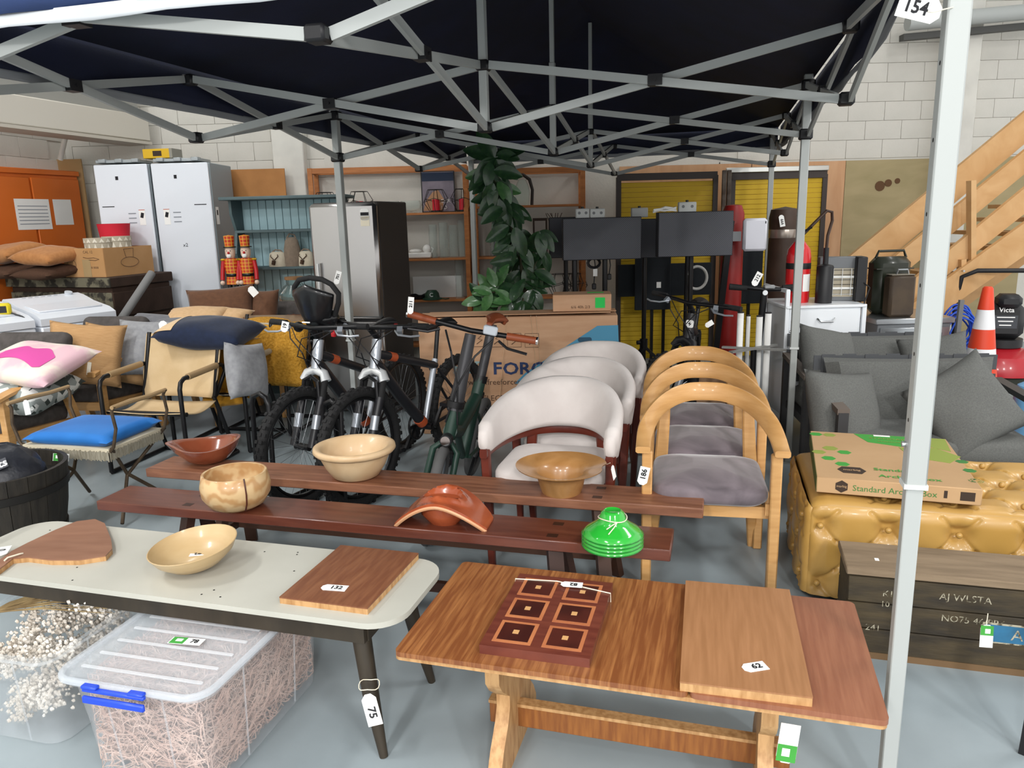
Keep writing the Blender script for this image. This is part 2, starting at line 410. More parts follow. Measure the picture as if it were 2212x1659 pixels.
# ---------------------------------------------------------------- tags
def price_tag(num, M, label, L=.085, W=.045, green=False, strg=None, up=False, name='price_tag', cut=True):
    t = T(name, label, 'price tag'); t.matrix_world = M
    l, h = L/2, W/2; k = W*.3 if cut else 0
    poly = [(-l+k, -h), (l, -h), (l, h), (-l+k, h), (-l, h-k), (-l, -h+k)] if cut else [(-l, -h), (l, -h), (l, h), (-l, h)]
    G().prism(poly, 0, .0012).o('card', PAPER, t)
    if green:
        G().box((-l*.5, 0, .0016), (l*.86, W*.98, .0008)).o('green_panel', GREENINK, t); G().box((-l*.45, h*.1, .0022), (l*.4, W*.4, .0006)).o('white_panel', PAPER, t)
    if num: text(num, W*.74, INK, t, Tr(l*.18 if not green else l*.5, 0, .0022) @ (Rz(180) if up else Matrix()), bold=.0009)
    if strg: G().tube([t.matrix_world.inverted() @ Vector(q) for q in strg], .0014, 5).o('string', STRING, t)
    return t
def face(p, n, up=(0, 0, 1), roll=0):
    "matrix with z along n, y towards up"
    Zv = Vector(n).normalized(); X = Vector(up).cross(Zv).normalized(); Yv = Zv.cross(X)
    return Matrix(((X.x, Yv.x, Zv.x, p[0]), (X.y, Yv.y, Zv.y, p[1]), (X.z, Yv.z, Zv.z, p[2]), (0, 0, 0, 1))) @ Rz(roll)
def flat(px, py, z, ang): return Tr(gp(px, py, z)) @ Rz(ang)
# ---------------------------------------------------------------- trestle coffee table
TRT = mat('strand_bamboo_top', '#784626', .32, c2='#a06b3e', sc1=10, st=(11, .55, 1), lo=.4, hi=.72, detail=7, coat=.25)
TRR = mat('redder_bamboo_board', '#835038', .35, c2='#946146', sc1=10, st=(9, .6, 1), lo=.35, hi=.75, coat=.2)
BAMB = mat('pale_bamboo_edge', '#c09767', .5, c2='#a07548', sc1=60, st=(1, 1, .2), lo=.4, hi=.7)
TRS = mat('dark_bamboo_face', '#7d4a24', .45, c2='#99622f', sc1=12, st=(6, 1, .6), lo=.35, hi=.7)
tt = T('trestle_table', 'low bamboo trestle coffee table with strand-grained top beside the grey gazebo leg', 'coffee table', (.323, 1.945, 0), -16.2)
G().prism(rrect(.77, .56, .018), .436, .450, Tr(-.22, 0, 0)).o('tabletop', TRT, tt)
G().prism(rrect(.44, .56, .018), .436, .450, Tr(.388, 0, 0)).o('end_leaf', TRR, tt)
G().prism(rrect(1.214, .552, .018), .424, .4355).o('top_edge', BAMB, tt)
prof = [(-.20, 0), (-.20, .05), (-.17, .10), (-.115, .16), (-.095, .20), (-.095, .235), (-.16, .29), (-.19, .33), (-.19, .424)]
prof = [(-x, z) for x, z in prof[::-1]]; poly = [(-x, z) for x, z in prof][::-1]+prof
poly = [(x, z) for x, z in poly]
for sx_ in (-.36, .36):
    M = Tr(sx_-.02, 0, 0) @ Matrix(((0, 0, 1, 0), (1, 0, 0, 0), (0, 1, 0, 0), (0, 0, 0, 1)))
    G().prism(poly, 0, .04, M).o('trestle_leg', BAMB, tt)
G().box((0, 0, .115), (.86, .028, .075), bev=.003).o('stretcher', TRS, tt)
G().box((0, -.003, .1535), (.86, .036, .01)).o('stretcher_edge', BAMB, tt)
price_tag(None, face(dp(1702, 1606, 1.72), (-.1, -1, .15), roll=82), 'green and white tag hanging from the right trestle leg', .105, .05, True)
# white boomerang table
WT = mat('pale_grey_laminate', '#b9b8ae', .4, c2='#b2b1a7', sc1=4)
DKW = mat('dark_stained_wood', '#3b3328', .5, c2='#2c261e', sc1=12, st=(1, 1, .3))
wt = T('laminate_table', 'long pale grey laminate coffee table with rounded corners and dark splayed legs', 'coffee table', (-1.12, 2.415, 0), -16.1)
G().prism(rrect(1.73, .435, .11, 8), .432, .45).o('tabletop', WT, wt)
for (x, y, a, b) in ((0, -.18, 1.5, .02), (0, .18, 1.5, .02), (.745, 0, .02, .34), (-.745, 0, .02, .34)): G().box((x, y, .399), (a, b, .065)).o('apron', DKW, wt)
for i in (-1, 1):
    for j in (-1, 1): G().tube([(i*.715, j*.15, .43), (i*.75, j*.175, .2), (i*.79, j*.195, 0)], [.03, .025, .013], 14).o('leg', DKW, wt)
g = G()
rnd = random.Random(3)
for k in range(16): x, y = rnd.uniform(-.75, .75), rnd.uniform(-.2, .2); g.lathe([(0, .4505), (.0035, .4505)], 6, Tr(x, y, 0))
g.o('dark_specks', INK, wt)['kind'] = 'stuff'
c75 = dp(803, 1533, 1.93)
price_tag('75', face(c75, (-.2, -1, .25), roll=-72), 'white tag reading 75 tied to the dark leg of the laminate table', .09, .045, strg=[Vector((c75.x-.012+.03*math.cos(q), c75.y+.045+.03*math.sin(q), c75.z+.05+.004*math.sin(3*q))) for q in [k*math.pi/8 for k in range(17)]])
# ---------------------------------------------------------------- boards on the tables
def board(px4, z, th, m, me_, name, label):
    q = [gp(x, y, z+th) for x, y in px4]      # BL FL FR BR of the top
    c = sum(q, Vector())/4; c.z = z
    ax = ((q[2]-q[1])+(q[3]-q[0])); rz = math.atan2(ax.y, ax.x)
    w_ = ((q[2]-q[1]).length+(q[3]-q[0]).length)/2; d_ = ((q[0]-q[1]).length+(q[3]-q[2]).length)/2
    t = T(name, label, 'chopping board', c, math.degrees(rz))
    G().box((0, 0, th-.002), (w_, d_, .004)).o('top_face', m, t); G().box((0, 0, th/2-.002), (w_*.997, d_*.997, th-.004)).o('core', me_, t)
    return t, w_, d_
BT = mat('brown_bamboo_board', '#70432c', .4, c2='#87593c', sc1=8, st=(8, 1, 1), lo=.4, hi=.75, dist=.3)
b1, _, _ = board(((725, 1178), (616, 1288), (800, 1317), (898, 1192)), .45, .022, BT, BAMB, 'chopping_board', 'rectangular brown bamboo chopping board with tag 132 on the grey table')
price_tag('132', flat(722, 1270, .4725, -11), 'white tag reading 132 lying on the brown bamboo board', .082, .036)
BO = mat('orange_bamboo_board', '#936743', .42, c2='#a2744f', sc1=7, st=(12, .8, 1), lo=.35, hi=.75)
b2, _, _ = board(((1480, 1253), (1470, 1473), (1753, 1505), (1708, 1274)), .45, .026, BO, BAMB, 'chopping_board', 'thick pale bamboo slab with tag 62 on the right of the trestle table')
price_tag('62', flat(1630, 1441, .4765, 12), 'white tag reading 62 lying on the thick pale slab', .062, .036)
RED1 = mat('purple_brown_hardwood', '#5c2a20', .35, c2='#6e382a', sc1=9, st=(1, 6, 1), coat=.3)
INL1 = mat('orange_inlay', '#b8744a', .4, c2='#a86440', sc1=8, coat=.3)
INL2 = mat('dark_burl', '#3a1712', .35, c2='#54241a', sc1=9, lo=.4, hi=.7, coat=.3)
INL3 = mat('blond_inlay', '#c99a66', .4, coat=.3)
b3, w3, d3 = board(((1121, 1239), (1037, 1392), (1280, 1425), (1319, 1258)), .45, .026, RED1, RED1, 'inlaid_board', 'dark hardwood board inlaid with six framed squares on the trestle table')
for i in range(2):
    for j in range(3):
        x, y = (i-.5)*w3*.46, (j-1)*d3*.31
        G().box((x, y, .0265), (w3*.36, d3*.26, .0012)).o('frame_inlay', INL1, b3)
        G().box((x, y, .0272), (w3*.29, d3*.205, .0012)).o('burl_square', INL2, b3)
        G().box((x, y, .0279), (w3*.055, d3*.045, .0012)).o('centre_inlay', INL3, b3)
G().tube([(-w3/2-.003, d3*.39, .0), (-w3/2-.003, d3*.40, .028), (-.02, d3*.42, .030), (w3/2+.003, d3*.33, .028), (w3/2+.003, d3*.33, .0)], .0018, 6).o('string', STRING, b3)
price_tag('82', flat(1235, 1263, .482, -12), 'white tag reading 82 tied across the inlaid board', .066, .032, up=True)
# paddle board
PB = mat('reddish_paddle_wood', '#906750', .4, c2='#825943', sc1=6, st=(1, 5, 1), lo=.3, hi=.7)
pts = [(-12, 1217), (25, 1190), (60, 1172), (120, 1144), (165, 1126), (205, 1121), (226, 1130), (240, 1165), (242, 1185), (228, 1200), (170, 1209), (110, 1209), (60, 1203), (28, 1206), (10, 1220), (-6, 1232)]
c = gp(130, 1165, .45); q = [gp(x, y, .470)-c for x, y in pts]
pb = T('paddle_board', 'paddle shaped reddish serving board with a handle lying on the grey table', 'serving board', c)
G().prism([(v.x, v.y) for v in q], .016, .02).o('top_face', PB, pb); G().prism([(v.x, v.y) for v in q], 0, .016).o('core', BAMB, pb)
h = gp(27, 1205, .472)-c
G().tube([h+Vector((-.014, -.022, 0)), h+Vector((-.012, -.006, .004)), h+Vector((.012, .022, .004)), h+Vector((.014, .035, 0))], .003, 6).o('string', STRING, pb)
price_tag('0', flat(4, 1191, .474, 110), 'white tag cut off by the left edge tied to the paddle board', .085, .045)
# ---------------------------------------------------------------- turned bowls
def bowl(name, label, px, py, z, prof, m, n=40, sx=1, sy=1, rz=0, tilt=(0, 0), fn=None):
    t = T(name, label, 'bowl', gp(px, py, z), rz)
    G().lathe(prof, n, (Rx(tilt[0]) @ Ry(tilt[1])), sx, sy, fn).o('body', m, t, ang=60)
    return t
LTW = mat('blond_turned_wood', '#c4ab82', .35, c2='#b5976a', sc1=5, st=(1, 1, 4), lo=.3, hi=.7, coat=.3)
bowl('wooden_bowl', 'wide shallow blond wooden bowl tipped slightly on the grey table', 428, 1222, .456, [(0, 0), (.05, 0), (.085, .016), (.125, .05), (.143, .082), (.140, .083), (.12, .052), (.08, .02), (0, .010)], LTW, tilt=(4, -5))
price_tag('92', flat(432, 1196, .474, 190), 'white tag lying inside the shallow blond bowl', .066, .033)
PINE = mat('knotty_pine', '#ceaf82', .38, c2='#b88f60', sc1=6, st=(1, 1, 1), lo=.15, hi=.9, wave='Z', dist=13, coat=.25)
bw = bowl('pine_bowl', 'round pine bowl with swirling knots and a dark crack line on the front bench', 514, 1094, .44, [(0, 0), (.075, 0), (.11, .02), (.135, .06), (.139, .10), (.128, .15), (.124, .152), (.118, .15), (.127, .10), (.12, .05), (.08, .018), (0, .014)], PINE)
G().tube([(.139*math.cos(-.95)*k[0]/.139, .139*math.sin(-.95)*k[0]/.139, k[1]) for k in ((.108, .015), (.134, .05), (.1415, .09), (.136, .125), (.128, .153), (.117, .145))], .003, 6).o('crack_inlay', INL2, bw)
PALE = mat('pale_ash_wood', '#d2b690', .4, c2='#c3a27a', sc1=5, lo=.35, hi=.75, dist=1.5, coat=.15)
bowl('rimmed_bowl', 'pale cream wooden bowl with a thick rolled rim on the rear bench', 770, 1028, .44, [(0, 0), (.085, 0), (.105, .01), (.135, .055), (.155, .10), (.158, .115), (.176, .118), (.186, .130), (.183, .146), (.172, .15), (.150, .142), (.13, .09), (.10, .04), (0, .022)], PALE)
ORW = mat('honey_turned_wood', '#b08250', .3, c2='#9a6d3c', sc1=6, lo=.3, hi=.7, dist=2, coat=.4)
def notch(q, a):
    k = 1+.02*math.sin(3*a) - (.10*math.exp(-((a-6.05)/.22)**2) if q[2] > .09 else 0)
    return (q[0]*k, q[1]*k, q[2])
fb = bowl('flared_bowl', 'honey coloured wooden bowl with a wide flared natural edge rim on the rear bench', 1213, 1062, .44, [(0, 0), (.082, 0), (.09, .02), (.10, .06), (.112, .085), (.14, .098), (.19, .115), (.191, .119), (.14, .105), (.104, .092), (.09, .06), (.08, .02), (0, .012)], ORW, fn=notch)
k = gp(1302, 1005, .55)
price_tag(None, face(dp(1325, 1020, 2.93), (.85, -.5, .1), roll=-75), 'white tag edge-on hanging from the flared bowl', .06, .03, strg=[k, k+Vector((.02, 0, .004)), dp(1318, 1000, 2.93)])
RBW = mat('glossy_red_gum', '#7a3b24', .22, c2='#93533a', sc1=4, lo=.35, hi=.7, dist=1, coat=.6)
def lip(q, a):
    k = 1+(.25*math.exp(-((a-3.3)/.35)**2)+.05*math.sin(2*a))*(q[2]/.1)
    return (q[0]*k, q[1]*k, q[2]+.012*math.sin(a*2+1)*(q[2]/.1))
bowl('burl_bowl', 'glossy red-brown burl bowl with an uneven lip on the far end of the rear bench', 452, 997, .44, [(0, 0), (.06, 0), (.10, .022), (.135, .06), (.152, .10), (.143, .102), (.115, .085), (.09, .045), (.05, .022), (0, .018)], RBW, fn=lip)
# arched burl
ARC = mat('orange_red_burl', '#a85432', .25, c2='#8a3f26', sc1=5, lo=.35, hi=.7, dist=1, coat=.6)
ab = T('arched_burl_bowl', 'orange-red burl bowl with drooping saddle shaped wings on the front bench', 'bowl', gp(960, 1128, .44), -12)
def arch(u, v, sg):
    x = (u-.5)*.36; y = (v-.5)*.21*(1-.45*abs(2*u-1)**2.5)
    z = .115-.105*abs(x/.18)**1.8
    r = math.hypot(x/.075, y/.06)
    if r < 1.35 and sg > 0: z -= .035*max(0, 1-(r/1.0)**2) - .016*math.exp(-((r-1.05)/.2)**2)
    return (x, y, z-(0 if sg > 0 else .016))
g = G()
n = 26; vs = []; fs = []
for sg in (1, -1):
    for j in range(n+1):
        for i in range(n+1): vs.append(arch(i/n, j/n, sg))
N1 = (n+1)**2
for j in range(n):
    for i in range(n):
        q = (j*(n+1)+i, j*(n+1)+i+1, (j+1)*(n+1)+i+1, (j+1)*(n+1)+i); fs += [q, tuple(x+N1 for x in q[::-1])]
for i in range(n):
    for a_, b_ in ((i, i+1), (n*(n+1)+i+1, n*(n+1)+i), ((i+1)*(n+1), i*(n+1)), (i*(n+1)+n, (i+1)*(n+1)+n)): fs.append((a_, b_, b_+N1, a_+N1))
g.add(vs, fs).o('body', ARC, ab, ang=60)
G().tube([arch(i/24, .004, -1) for i in range(25)], .007, 6).o('sapwood_edge', mat('pale_sapwood', '#cf9a72', .4), ab)
G().lathe([(0, 0), (.05, 0), (.06, .012), (.082, .04), (.088, .075), (.06, .10), (0, .10)], 24, None, 1.1, .8).o('foot', ARC, ab)
# stacked green shades
GRN = mat('green_enamel', '#2aa935', .12, coat=.8)
GR2 = mat('green_enamel_rim', '#1d7f29', .2, coat=.6)
gc = gp(1323, 1176, .44)
for k in range(4):
    t = T('lamp_shade', ['bottom', 'second lowest', 'second highest', 'topmost'][k]+' of four nested green enamel lamp shades on the front bench', 'lamp shade', gc+Vector((0, 0, k*.0135)), 0, 'nested green lamp shades')
    G().lathe([(.026, .085), (.030, .088), (.040, .080), (.048, .055), (.062, .040), (.090, .022), (.106, .006), (.107, .0), (.103, .001), (.088, .017), (.060, .035), (.044, .052), (.036, .078), (.026, .0845)], 40).o('shade', GRN, t, ang=70)
    G().tube([(.1065*math.cos(a), .1065*math.sin(a), .002) for a in [q*math.pi/16 for q in range(32)]], .0025, 6, True).o('rim', GR2, t)
tp = T('tie_string', 'cream string tied round the neck of the topmost green shade', 'string', gc+Vector((0, 0, .104)))
G().tube([(.05*math.cos(a), .05*math.sin(a), .004*math.sin(2*a)) for a in [q*math.pi/12 for q in range(24)]], .002, 6, True).tube([(.01, -.05, 0), (-.005, -.07, -.012), (-.025, -.083, -.03)], .002, 5).tube([(.01, -.05, 0), (-.012, -.066, -.006), (-.03, -.072, -.016)], .002, 5).o('string', STRING, tp)
# ---------------------------------------------------------------- benches
BN1 = mat('dark_mahogany_stain', '#55291d', .35, c2='#6b3a2a', sc1=6, st=(.8, 6, 6), lo=.35, hi=.75, coat=.25)
BN2 = mat('worn_brown_timber', '#8a5c43', .5, c2='#6b412d', sc1=6, st=(.8, 6, 6), lo=.35, hi=.7, coat=.1)
def bench(label, c, L, W, rz, m, lm):
    t = T('bench', label, 'bench', c, rz, 'long timber benches')
    G().box((0, 0, .42), (L, W, .042), bev=.004).o('seat_plank', m, t)
    for s_ in (-1, 1):
        x = s_*(L/2-.42)
        for j in (-1, 1):
            G().bar((x, j*.05, .40), (x+s_*.05, j*.15, 0), .055, .035).o('leg', lm, t)
            G().box((x-s_*.005, j*.055, .4405), (.04, .03, .002)).o('tenon', lm, t)
        G().bar((x+s_*.03, -.11, .15), (x+s_*.03, .11, .15), .03, .04).o('leg_rail', lm, t)
    G().box((0, 0, .16), (L-.84, .025, .04)).o('stretcher', lm, t)
    return t
bench('dark mahogany bench nearest the coffee tables carrying the pine bowl and green shades', (-.60, 2.855, 0), 2.40, .20, -15.4, BN1, mat('dark_bench_leg', '#32190f', .45))
bench('worn brown bench behind the mahogany one carrying the flared bowl', (-.49, 3.255, 0), 2.60, .205, -15.4, BN2, mat('brown_bench_leg', '#432a1d', .5))
# ---------------------------------------------------------------- plastic tubs
TUBM = mat('frosted_clear_plastic', '#e4eaef', .22, trans=.55, ior=1.05, alpha=.36)
LIDM = mat('frosted_lid_plastic', '#e9eff5', .18, trans=.4, ior=1.05, alpha=.38)
BLUE = mat('blue_plastic', '#2449c9', .35)
def tub(label, c, rz, w_, d_, h_):
    t = T('storage_tub', label, 'storage tub', c, rz)
    def ring(k, z, e=0): return [(x, y, z) for x, y in rrect(w_*k+e, d_*k+e, .06, 6)]
    g = G(); n = len(ring(1, 0))
    rs = [ring(.86, .004), ring(.90, h_*.5), ring(.95, h_*.95), ring(.95, h_*.95, .03), ring(.95, h_-.0, .035), ring(.95, h_, .0)]
    vs = [q for r in rs for q in r]
    fs = [(i*n+k, i*n+(k+1) % n, (i+1)*n+(k+1) % n, (i+1)*n+k) for i in range(len(rs)-1) for k in range(n)]
    g.add(vs, fs+[tuple(range(n))[::-1]]).o('tub_body', TUBM, t)
    for i in (-1, 1):
        for k in (-.22, .22):
            G().tube([(w_*.43*k*2, i*d_*.43*1.002, .01), (w_*.46*k*2, i*d_*.472, h_*.93)], .003, 5).o('moulded_rib', TUBM, t); G().tube([(i*w_*.432, d_*.43*k*2, .01), (i*w_*.474, d_*.46*k*2, h_*.93)], .003, 5).o('moulded_rib', TUBM, t)
    return t
t1 = tub('clear lidded plastic tub with a blue latch full of pink plumes under the grey table', (-.985, 2.20, 0), -15, .47, .70, .345)
lid = G().prism(rrect(.50, .73, .07, 7), .345, .352).o('lid', LIDM, t1)
g = G(); P_ = [(x, y, .352) for x, y in rrect(.485, .715, .065, 7)]; g.tube(P_, .010, 8, True); g.o('lid_rim', LIDM, lid)
for k in range(9): G().box((0, -.29+k*.07, .3545), (.40, .012, .006), bev=.002).o('lid_rib', mat('glossy_clear_plastic', '#f2f5f8', .08, trans=.5, ior=1.05, alpha=.55), lid)
la = G().box((-.02, -.372, .345), (.20, .014, .012), bev=.003).box((-.02, -.378, .318), (.20, .012, .022), bev=.004).box((-.095, -.372, .355), (.05, .02, .010), bev=.003).box((.055, -.372, .355), (.05, .02, .010), bev=.003).o('latch', BLUE, t1)
price_tag('78', t1.matrix_world @ Matrix() if False else (Tr(-.985, 2.20, 0) @ Rz(-15) @ Tr(.02, -.12, .3585) @ Rz(5)), 'green and white sticker reading 78 on the clear tub lid', .105, .034, True, cut=False, name='sticker')
PINKF = mat('pink_pampas', '#d8bcae', .95, c2='#c5a496', sc1=9, lo=.3, hi=.7, sheen=.4)
def plumes(name, m, par, box, n, seed, ln=.16):
    rnd = random.Random(seed); g = G()
    for k in range(n):
        p = Vector((rnd.uniform(-box[0], box[0]), rnd.uniform(-box[1], box[1]), rnd.uniform(.03, box[2])))
        d = Vector((rnd.uniform(-1, 1), rnd.uniform(-1, 1), rnd.uniform(-.3, .8))).normalized(); q = [p]
        for j in range(3):
            d = (d+Vector((rnd.uniform(-.5, .5), rnd.uniform(-.5, .5), rnd.uniform(-.4, .3)))).normalized(); q.append(q[-1]+d*ln/3)
        q = [Vector((max(-box[0], min(box[0], v.x)), max(-box[1], min(box[1], v.y)), max(.02, min(box[2]+.02, v.z)))) for v in q]
        g.tube(q, [.0006, .0019, .0017, .0003], 3, cap=False)
    o = g.o(name, m, par); o['kind'] = 'stuff'; return o
pl = plumes('pink_plumes', PINKF, None, (.185, .29, .31), 16000, 5, .12); pl.location = (-.985, 2.20, 0); pl.rotation_euler = (0, 0, R_(-15))
tag(pl, 'dusty pink dried plumes filling the lidded clear tub', 'dried plumes')
t2 = tub('open clear plastic tub of white dried flowers at the left edge under the grey table', (-1.56, 2.39, 0), -15, .47, .60, .32)
WF = mat('white_dried_petals', '#e9e4dc', .95, c2='#cdc2b4', sc1=14, lo=.35, hi=.7)
g = G(); rnd = random.Random(11)
M2 = Tr(-1.56, 2.39, 0) @ Rz(-15)
for c_ in range(44):
    cx_, cy_, cz_ = rnd.uniform(-.14, .15), rnd.uniform(-.21, .16), rnd.uniform(.06, .28)
    for k in range(80):
        g.blob((cx_+rnd.gauss(0, .022), cy_+rnd.gauss(0, .022), cz_+rnd.gauss(0, .02)), rnd.uniform(.0035, .008), 5, rnd.random(), .25)
for c_ in range(14):
    cx_, cy_, cz_ = rnd.uniform(-.02, .18), rnd.uniform(-.02, .27), rnd.uniform(.30, .37)
    for k in range(45):
        g.blob((cx_+rnd.gauss(0, .025), cy_+rnd.gauss(0, .025), cz_+rnd.gauss(0, .015)), rnd.uniform(.003, .008), 5, rnd.random(), .3)
wf = g.o('dried_flowers', WF, None); wf.matrix_world = M2; wf['kind'] = 'stuff'; tag(wf, 'clusters of white dried flowers heaped in the open clear tub', 'dried flowers')
g = G()
for k in range(46):
    a = rnd.uniform(.1, .75); p = Vector((-.21, -.05+rnd.uniform(-.04, .04), .315)); q = p+Vector((math.cos(a)*.42, math.sin(a)*.42, rnd.uniform(.0, .06)))
    g.tube([p, (p+q)/2+Vector((rnd.uniform(-.01, .01), rnd.uniform(-.01, .01), .015)), q], [.0022, .0018, .001], 5)
st = g.o('dried_stems', mat('straw_stem', '#b19a6d', .8, c2='#75603f', sc1=9), None); st.matrix_world = M2; st['kind'] = 'stuff'; tag(st, 'bundle of straw coloured dried stems across the open tub', 'dried stems')
# ---------------------------------------------------------------- oak armchairs
VELV = mat('mauve_grey_velvet', '#544c51', .8, c2='#7b7076', sc1=4.5, lo=.35, hi=.7, dist=1.2, sheen=.5)
def sweep(path, wv, tv, n=1):
    "rectangular section swept along path; wv/tv half-vectors per point, corners clipped"
    g = G(); vs = []; fs = []; m = len(path)
    prof = [(-1, -.6), (-.75, -1), (.75, -1), (1, -.6), (1, .6), (.75, 1), (-.75, 1), (-1, .6)]
    for p, a, b in zip(path, wv, tv):
        for u, v in prof: vs.append(Vector(p)+Vector(a)*u+Vector(b)*v)
    k = len(prof)
    for i in range(m-1):
        for j in range(k): fs.append((i*k+j, i*k+(j+1) % k, (i+1)*k+(j+1) % k, (i+1)*k+j))
    fs += [tuple(range(k))[::-1], tuple((m-1)*k+j for j in range(k))]
    return g.add(vs, fs)
def upath(hw, yf, yb, n=40, st=4):
    "half ellipse in plan with short straight ends: front left -> back -> front right"
    out = []; ys = yf+.07
    for k in range(st): out.append((-hw, yf+(ys-yf)*k/st))
    for k in range(n+1):
        a = math.pi-math.pi*k/n
        out.append((hw*math.copysign(abs(math.cos(a))**.92, math.cos(a)), ys+(yb-ys)*math.sin(a)**.92))
    for k in range(st-1, -1, -1): out.append((hw, yf+(ys-yf)*k/st))
    return out
def oak_chair(label, loc, rz):
    t = T('oak_armchair', label, 'chair', loc, rz, 'oak armchairs with mauve seats')
    U_ = upath(.272, -.26, .29)
    path, wv, tv = [], [], []
    for x, y in U_:
        k = max(0, min(1, (y+.22)/.42)); k = k*k*(3-2*k)
        kk = max(0, min(1, (y+.24)/.52)); kk = kk**1.15
        path.append((x, y, .635+.125*kk))
        out = Vector((x, max(0, y)*1.2, 0)).normalized()
        wd = (out*(1-k)+Vector((0, 0, 1))*k*1.4+out*.35*k).normalized(); hd = Vector((0, 0, 1)) if k < .01 else None
        tn = Vector((-out.y, out.x, 0)); th = wd.cross(tn).normalized()
        wv.append(wd*(.03+.012*k)); tv.append(th*.014)
    sweep(path, wv, tv).o('arm_rail', OAK, t)
    for s_ in (-1, 1):
        G().box((s_*.255, -.225, .312), (.042, .045, .624), bev=.006).o('leg', OAK, t)
        sweep([(s_*.235, .30, 0), (s_*.215, .235, .25), (s_*.2, .215, .45), (s_*.19, .235, .62), (s_*.185, .255, .745)], [Vector((.02, 0, 0)), Vector((.026, 0, 0)), Vector((.03, 0, 0)), Vector((.027, 0, 0)), Vector((.024, 0, 0))], [Vector((0, .018, 0))]*5).o('leg', OAK, t)
        G().box((s_*.235, -.01, .385), (.03, .42, .05)).o('side_rail', OAK, t)
    G().box((0, -.19, .365), (.47, .025, .05)).o('seat_rail', OAK, t)
    G().cush(.47, .49, .075, .09, .03, Tr(0, -.02, .405)).o('seat', VELV, t, ang=60)
    return t
oak_chair('front oak armchair of three, mauve velvet seat and tag 186', (.845, 3.18, 0), -11.5)
oak_chair('middle oak armchair of the row of three with mauve seats', (.945, 3.67, 0), -11.5)
oak_chair('rearmost oak armchair of the row, nearest the white pipes', (1.045, 4.16, 0), -11.5)
price_tag('186', face(dp(1390, 1028, 2.93), (-.15, -1, .1), roll=78), 'white tag reading 186 hung on the front oak armchair leg', .075, .04)
# ---------------------------------------------------------------- white shell chairs
LINEN = mat('white_linen', '#d9d2ce', .85, c2='#cec6c2', sc1=5, bump=.06, bsc=220, sheen=.2)
MAHO = mat('red_mahogany', '#6e2c1c', .4, c2='#5a2216', sc1=7, st=(1, 1, .4), coat=.2)
def shell_chair(label, loc, rz):
    t = T('shell_armchair', label, 'chair', loc, rz, 'white upholstered shell chairs')
    U_ = upath(.285, -.22, .31, 40)
    vs = []; fs = []; K = 10
    fr = []
    for i, (x, y) in enumerate(U_):
        kk = max(0, min(1, (y+.2)/.5)); kk = kk**1.1
        e = min(i, len(U_)-1-i); endk = min(1, .55+.45*(e/3))
        zb = .535+.02*kk; zt = .675+.12*kk
        out = Vector((x*1.0, max(0, y)*1.1, 0)).normalized(); lean = .07*kk
        zc, hh, tk = (zb+zt)/2, (zt-zb)/2*endk, .036*endk
        for k in range(K):
            a = 2*math.pi*k/K; ca, sa = math.cos(a), math.sin(a)
            dz = hh*math.copysign(abs(sa)**.55, sa); dr = tk*math.copysign(abs(ca)**.7, ca)
            vs.append(Vector((x, y, zc+dz))+out*(dr+lean*(dz/max(hh, .01))*.5))
    m = len(U_)
    for i in range(m-1):
        for k in range(K): fs.append((i*K+k, i*K+(k+1) % K, (i+1)*K+(k+1) % K, (i+1)*K+k))
    fs += [tuple(range(K))[::-1], tuple((m-1)*K+k for k in range(K))]
    G().add(vs, fs).o('shell_back', LINEN, t, ang=80)
    R2 = [(x*.99, y) for x, y in U_]
    sweep([(x, y, .545-.012*abs(math.sin(i/len(R2)*math.pi))) for i, (x, y) in enumerate(R2)], [Vector((x, max(0, y), 0)).normalized()*.017 for x, y in R2], [Vector((0, 0, .022))]*len(R2)).o('under_rail', MAHO, t)
    for s_ in (-1, 1):
        sweep([(s_*.262, -.20, 0), (s_*.275, -.185, .3), (s_*.285, -.18, .56)], [Vector((.015, 0, 0)), Vector((.02, 0, 0)), Vector((.022, 0, 0))], [Vector((0, .018, 0))]*3).o('leg', MAHO, t)
        sweep([(s_*.20, .34, 0), (s_*.19, .25, .3), (s_*.17, .245, .56)], [Vector((.015, 0, 0)), Vector((.022, 0, 0)), Vector((.026, 0, 0))], [Vector((0, .018, 0))]*3).o('leg', MAHO, t)
    G().box((0, -.17, .37), (.50, .025, .05)).box((0, .2, .37), (.4, .025, .05)).o('seat_frame', MAHO, t)
    G().cush(.50, .48, .08, .10, .02, Tr(0, 0, .395)).o('seat', LINEN, t, ang=60)
    return t
shell_chair('front white shell armchair of three, nearest the benches', (.195, 3.40, 0), -16)
shell_chair('middle white shell armchair, mostly hidden behind the front one', (.335, 3.92, 0), -16)
shell_chair('rearmost white shell armchair, by the big carton', (.485, 4.45, 0), -16)
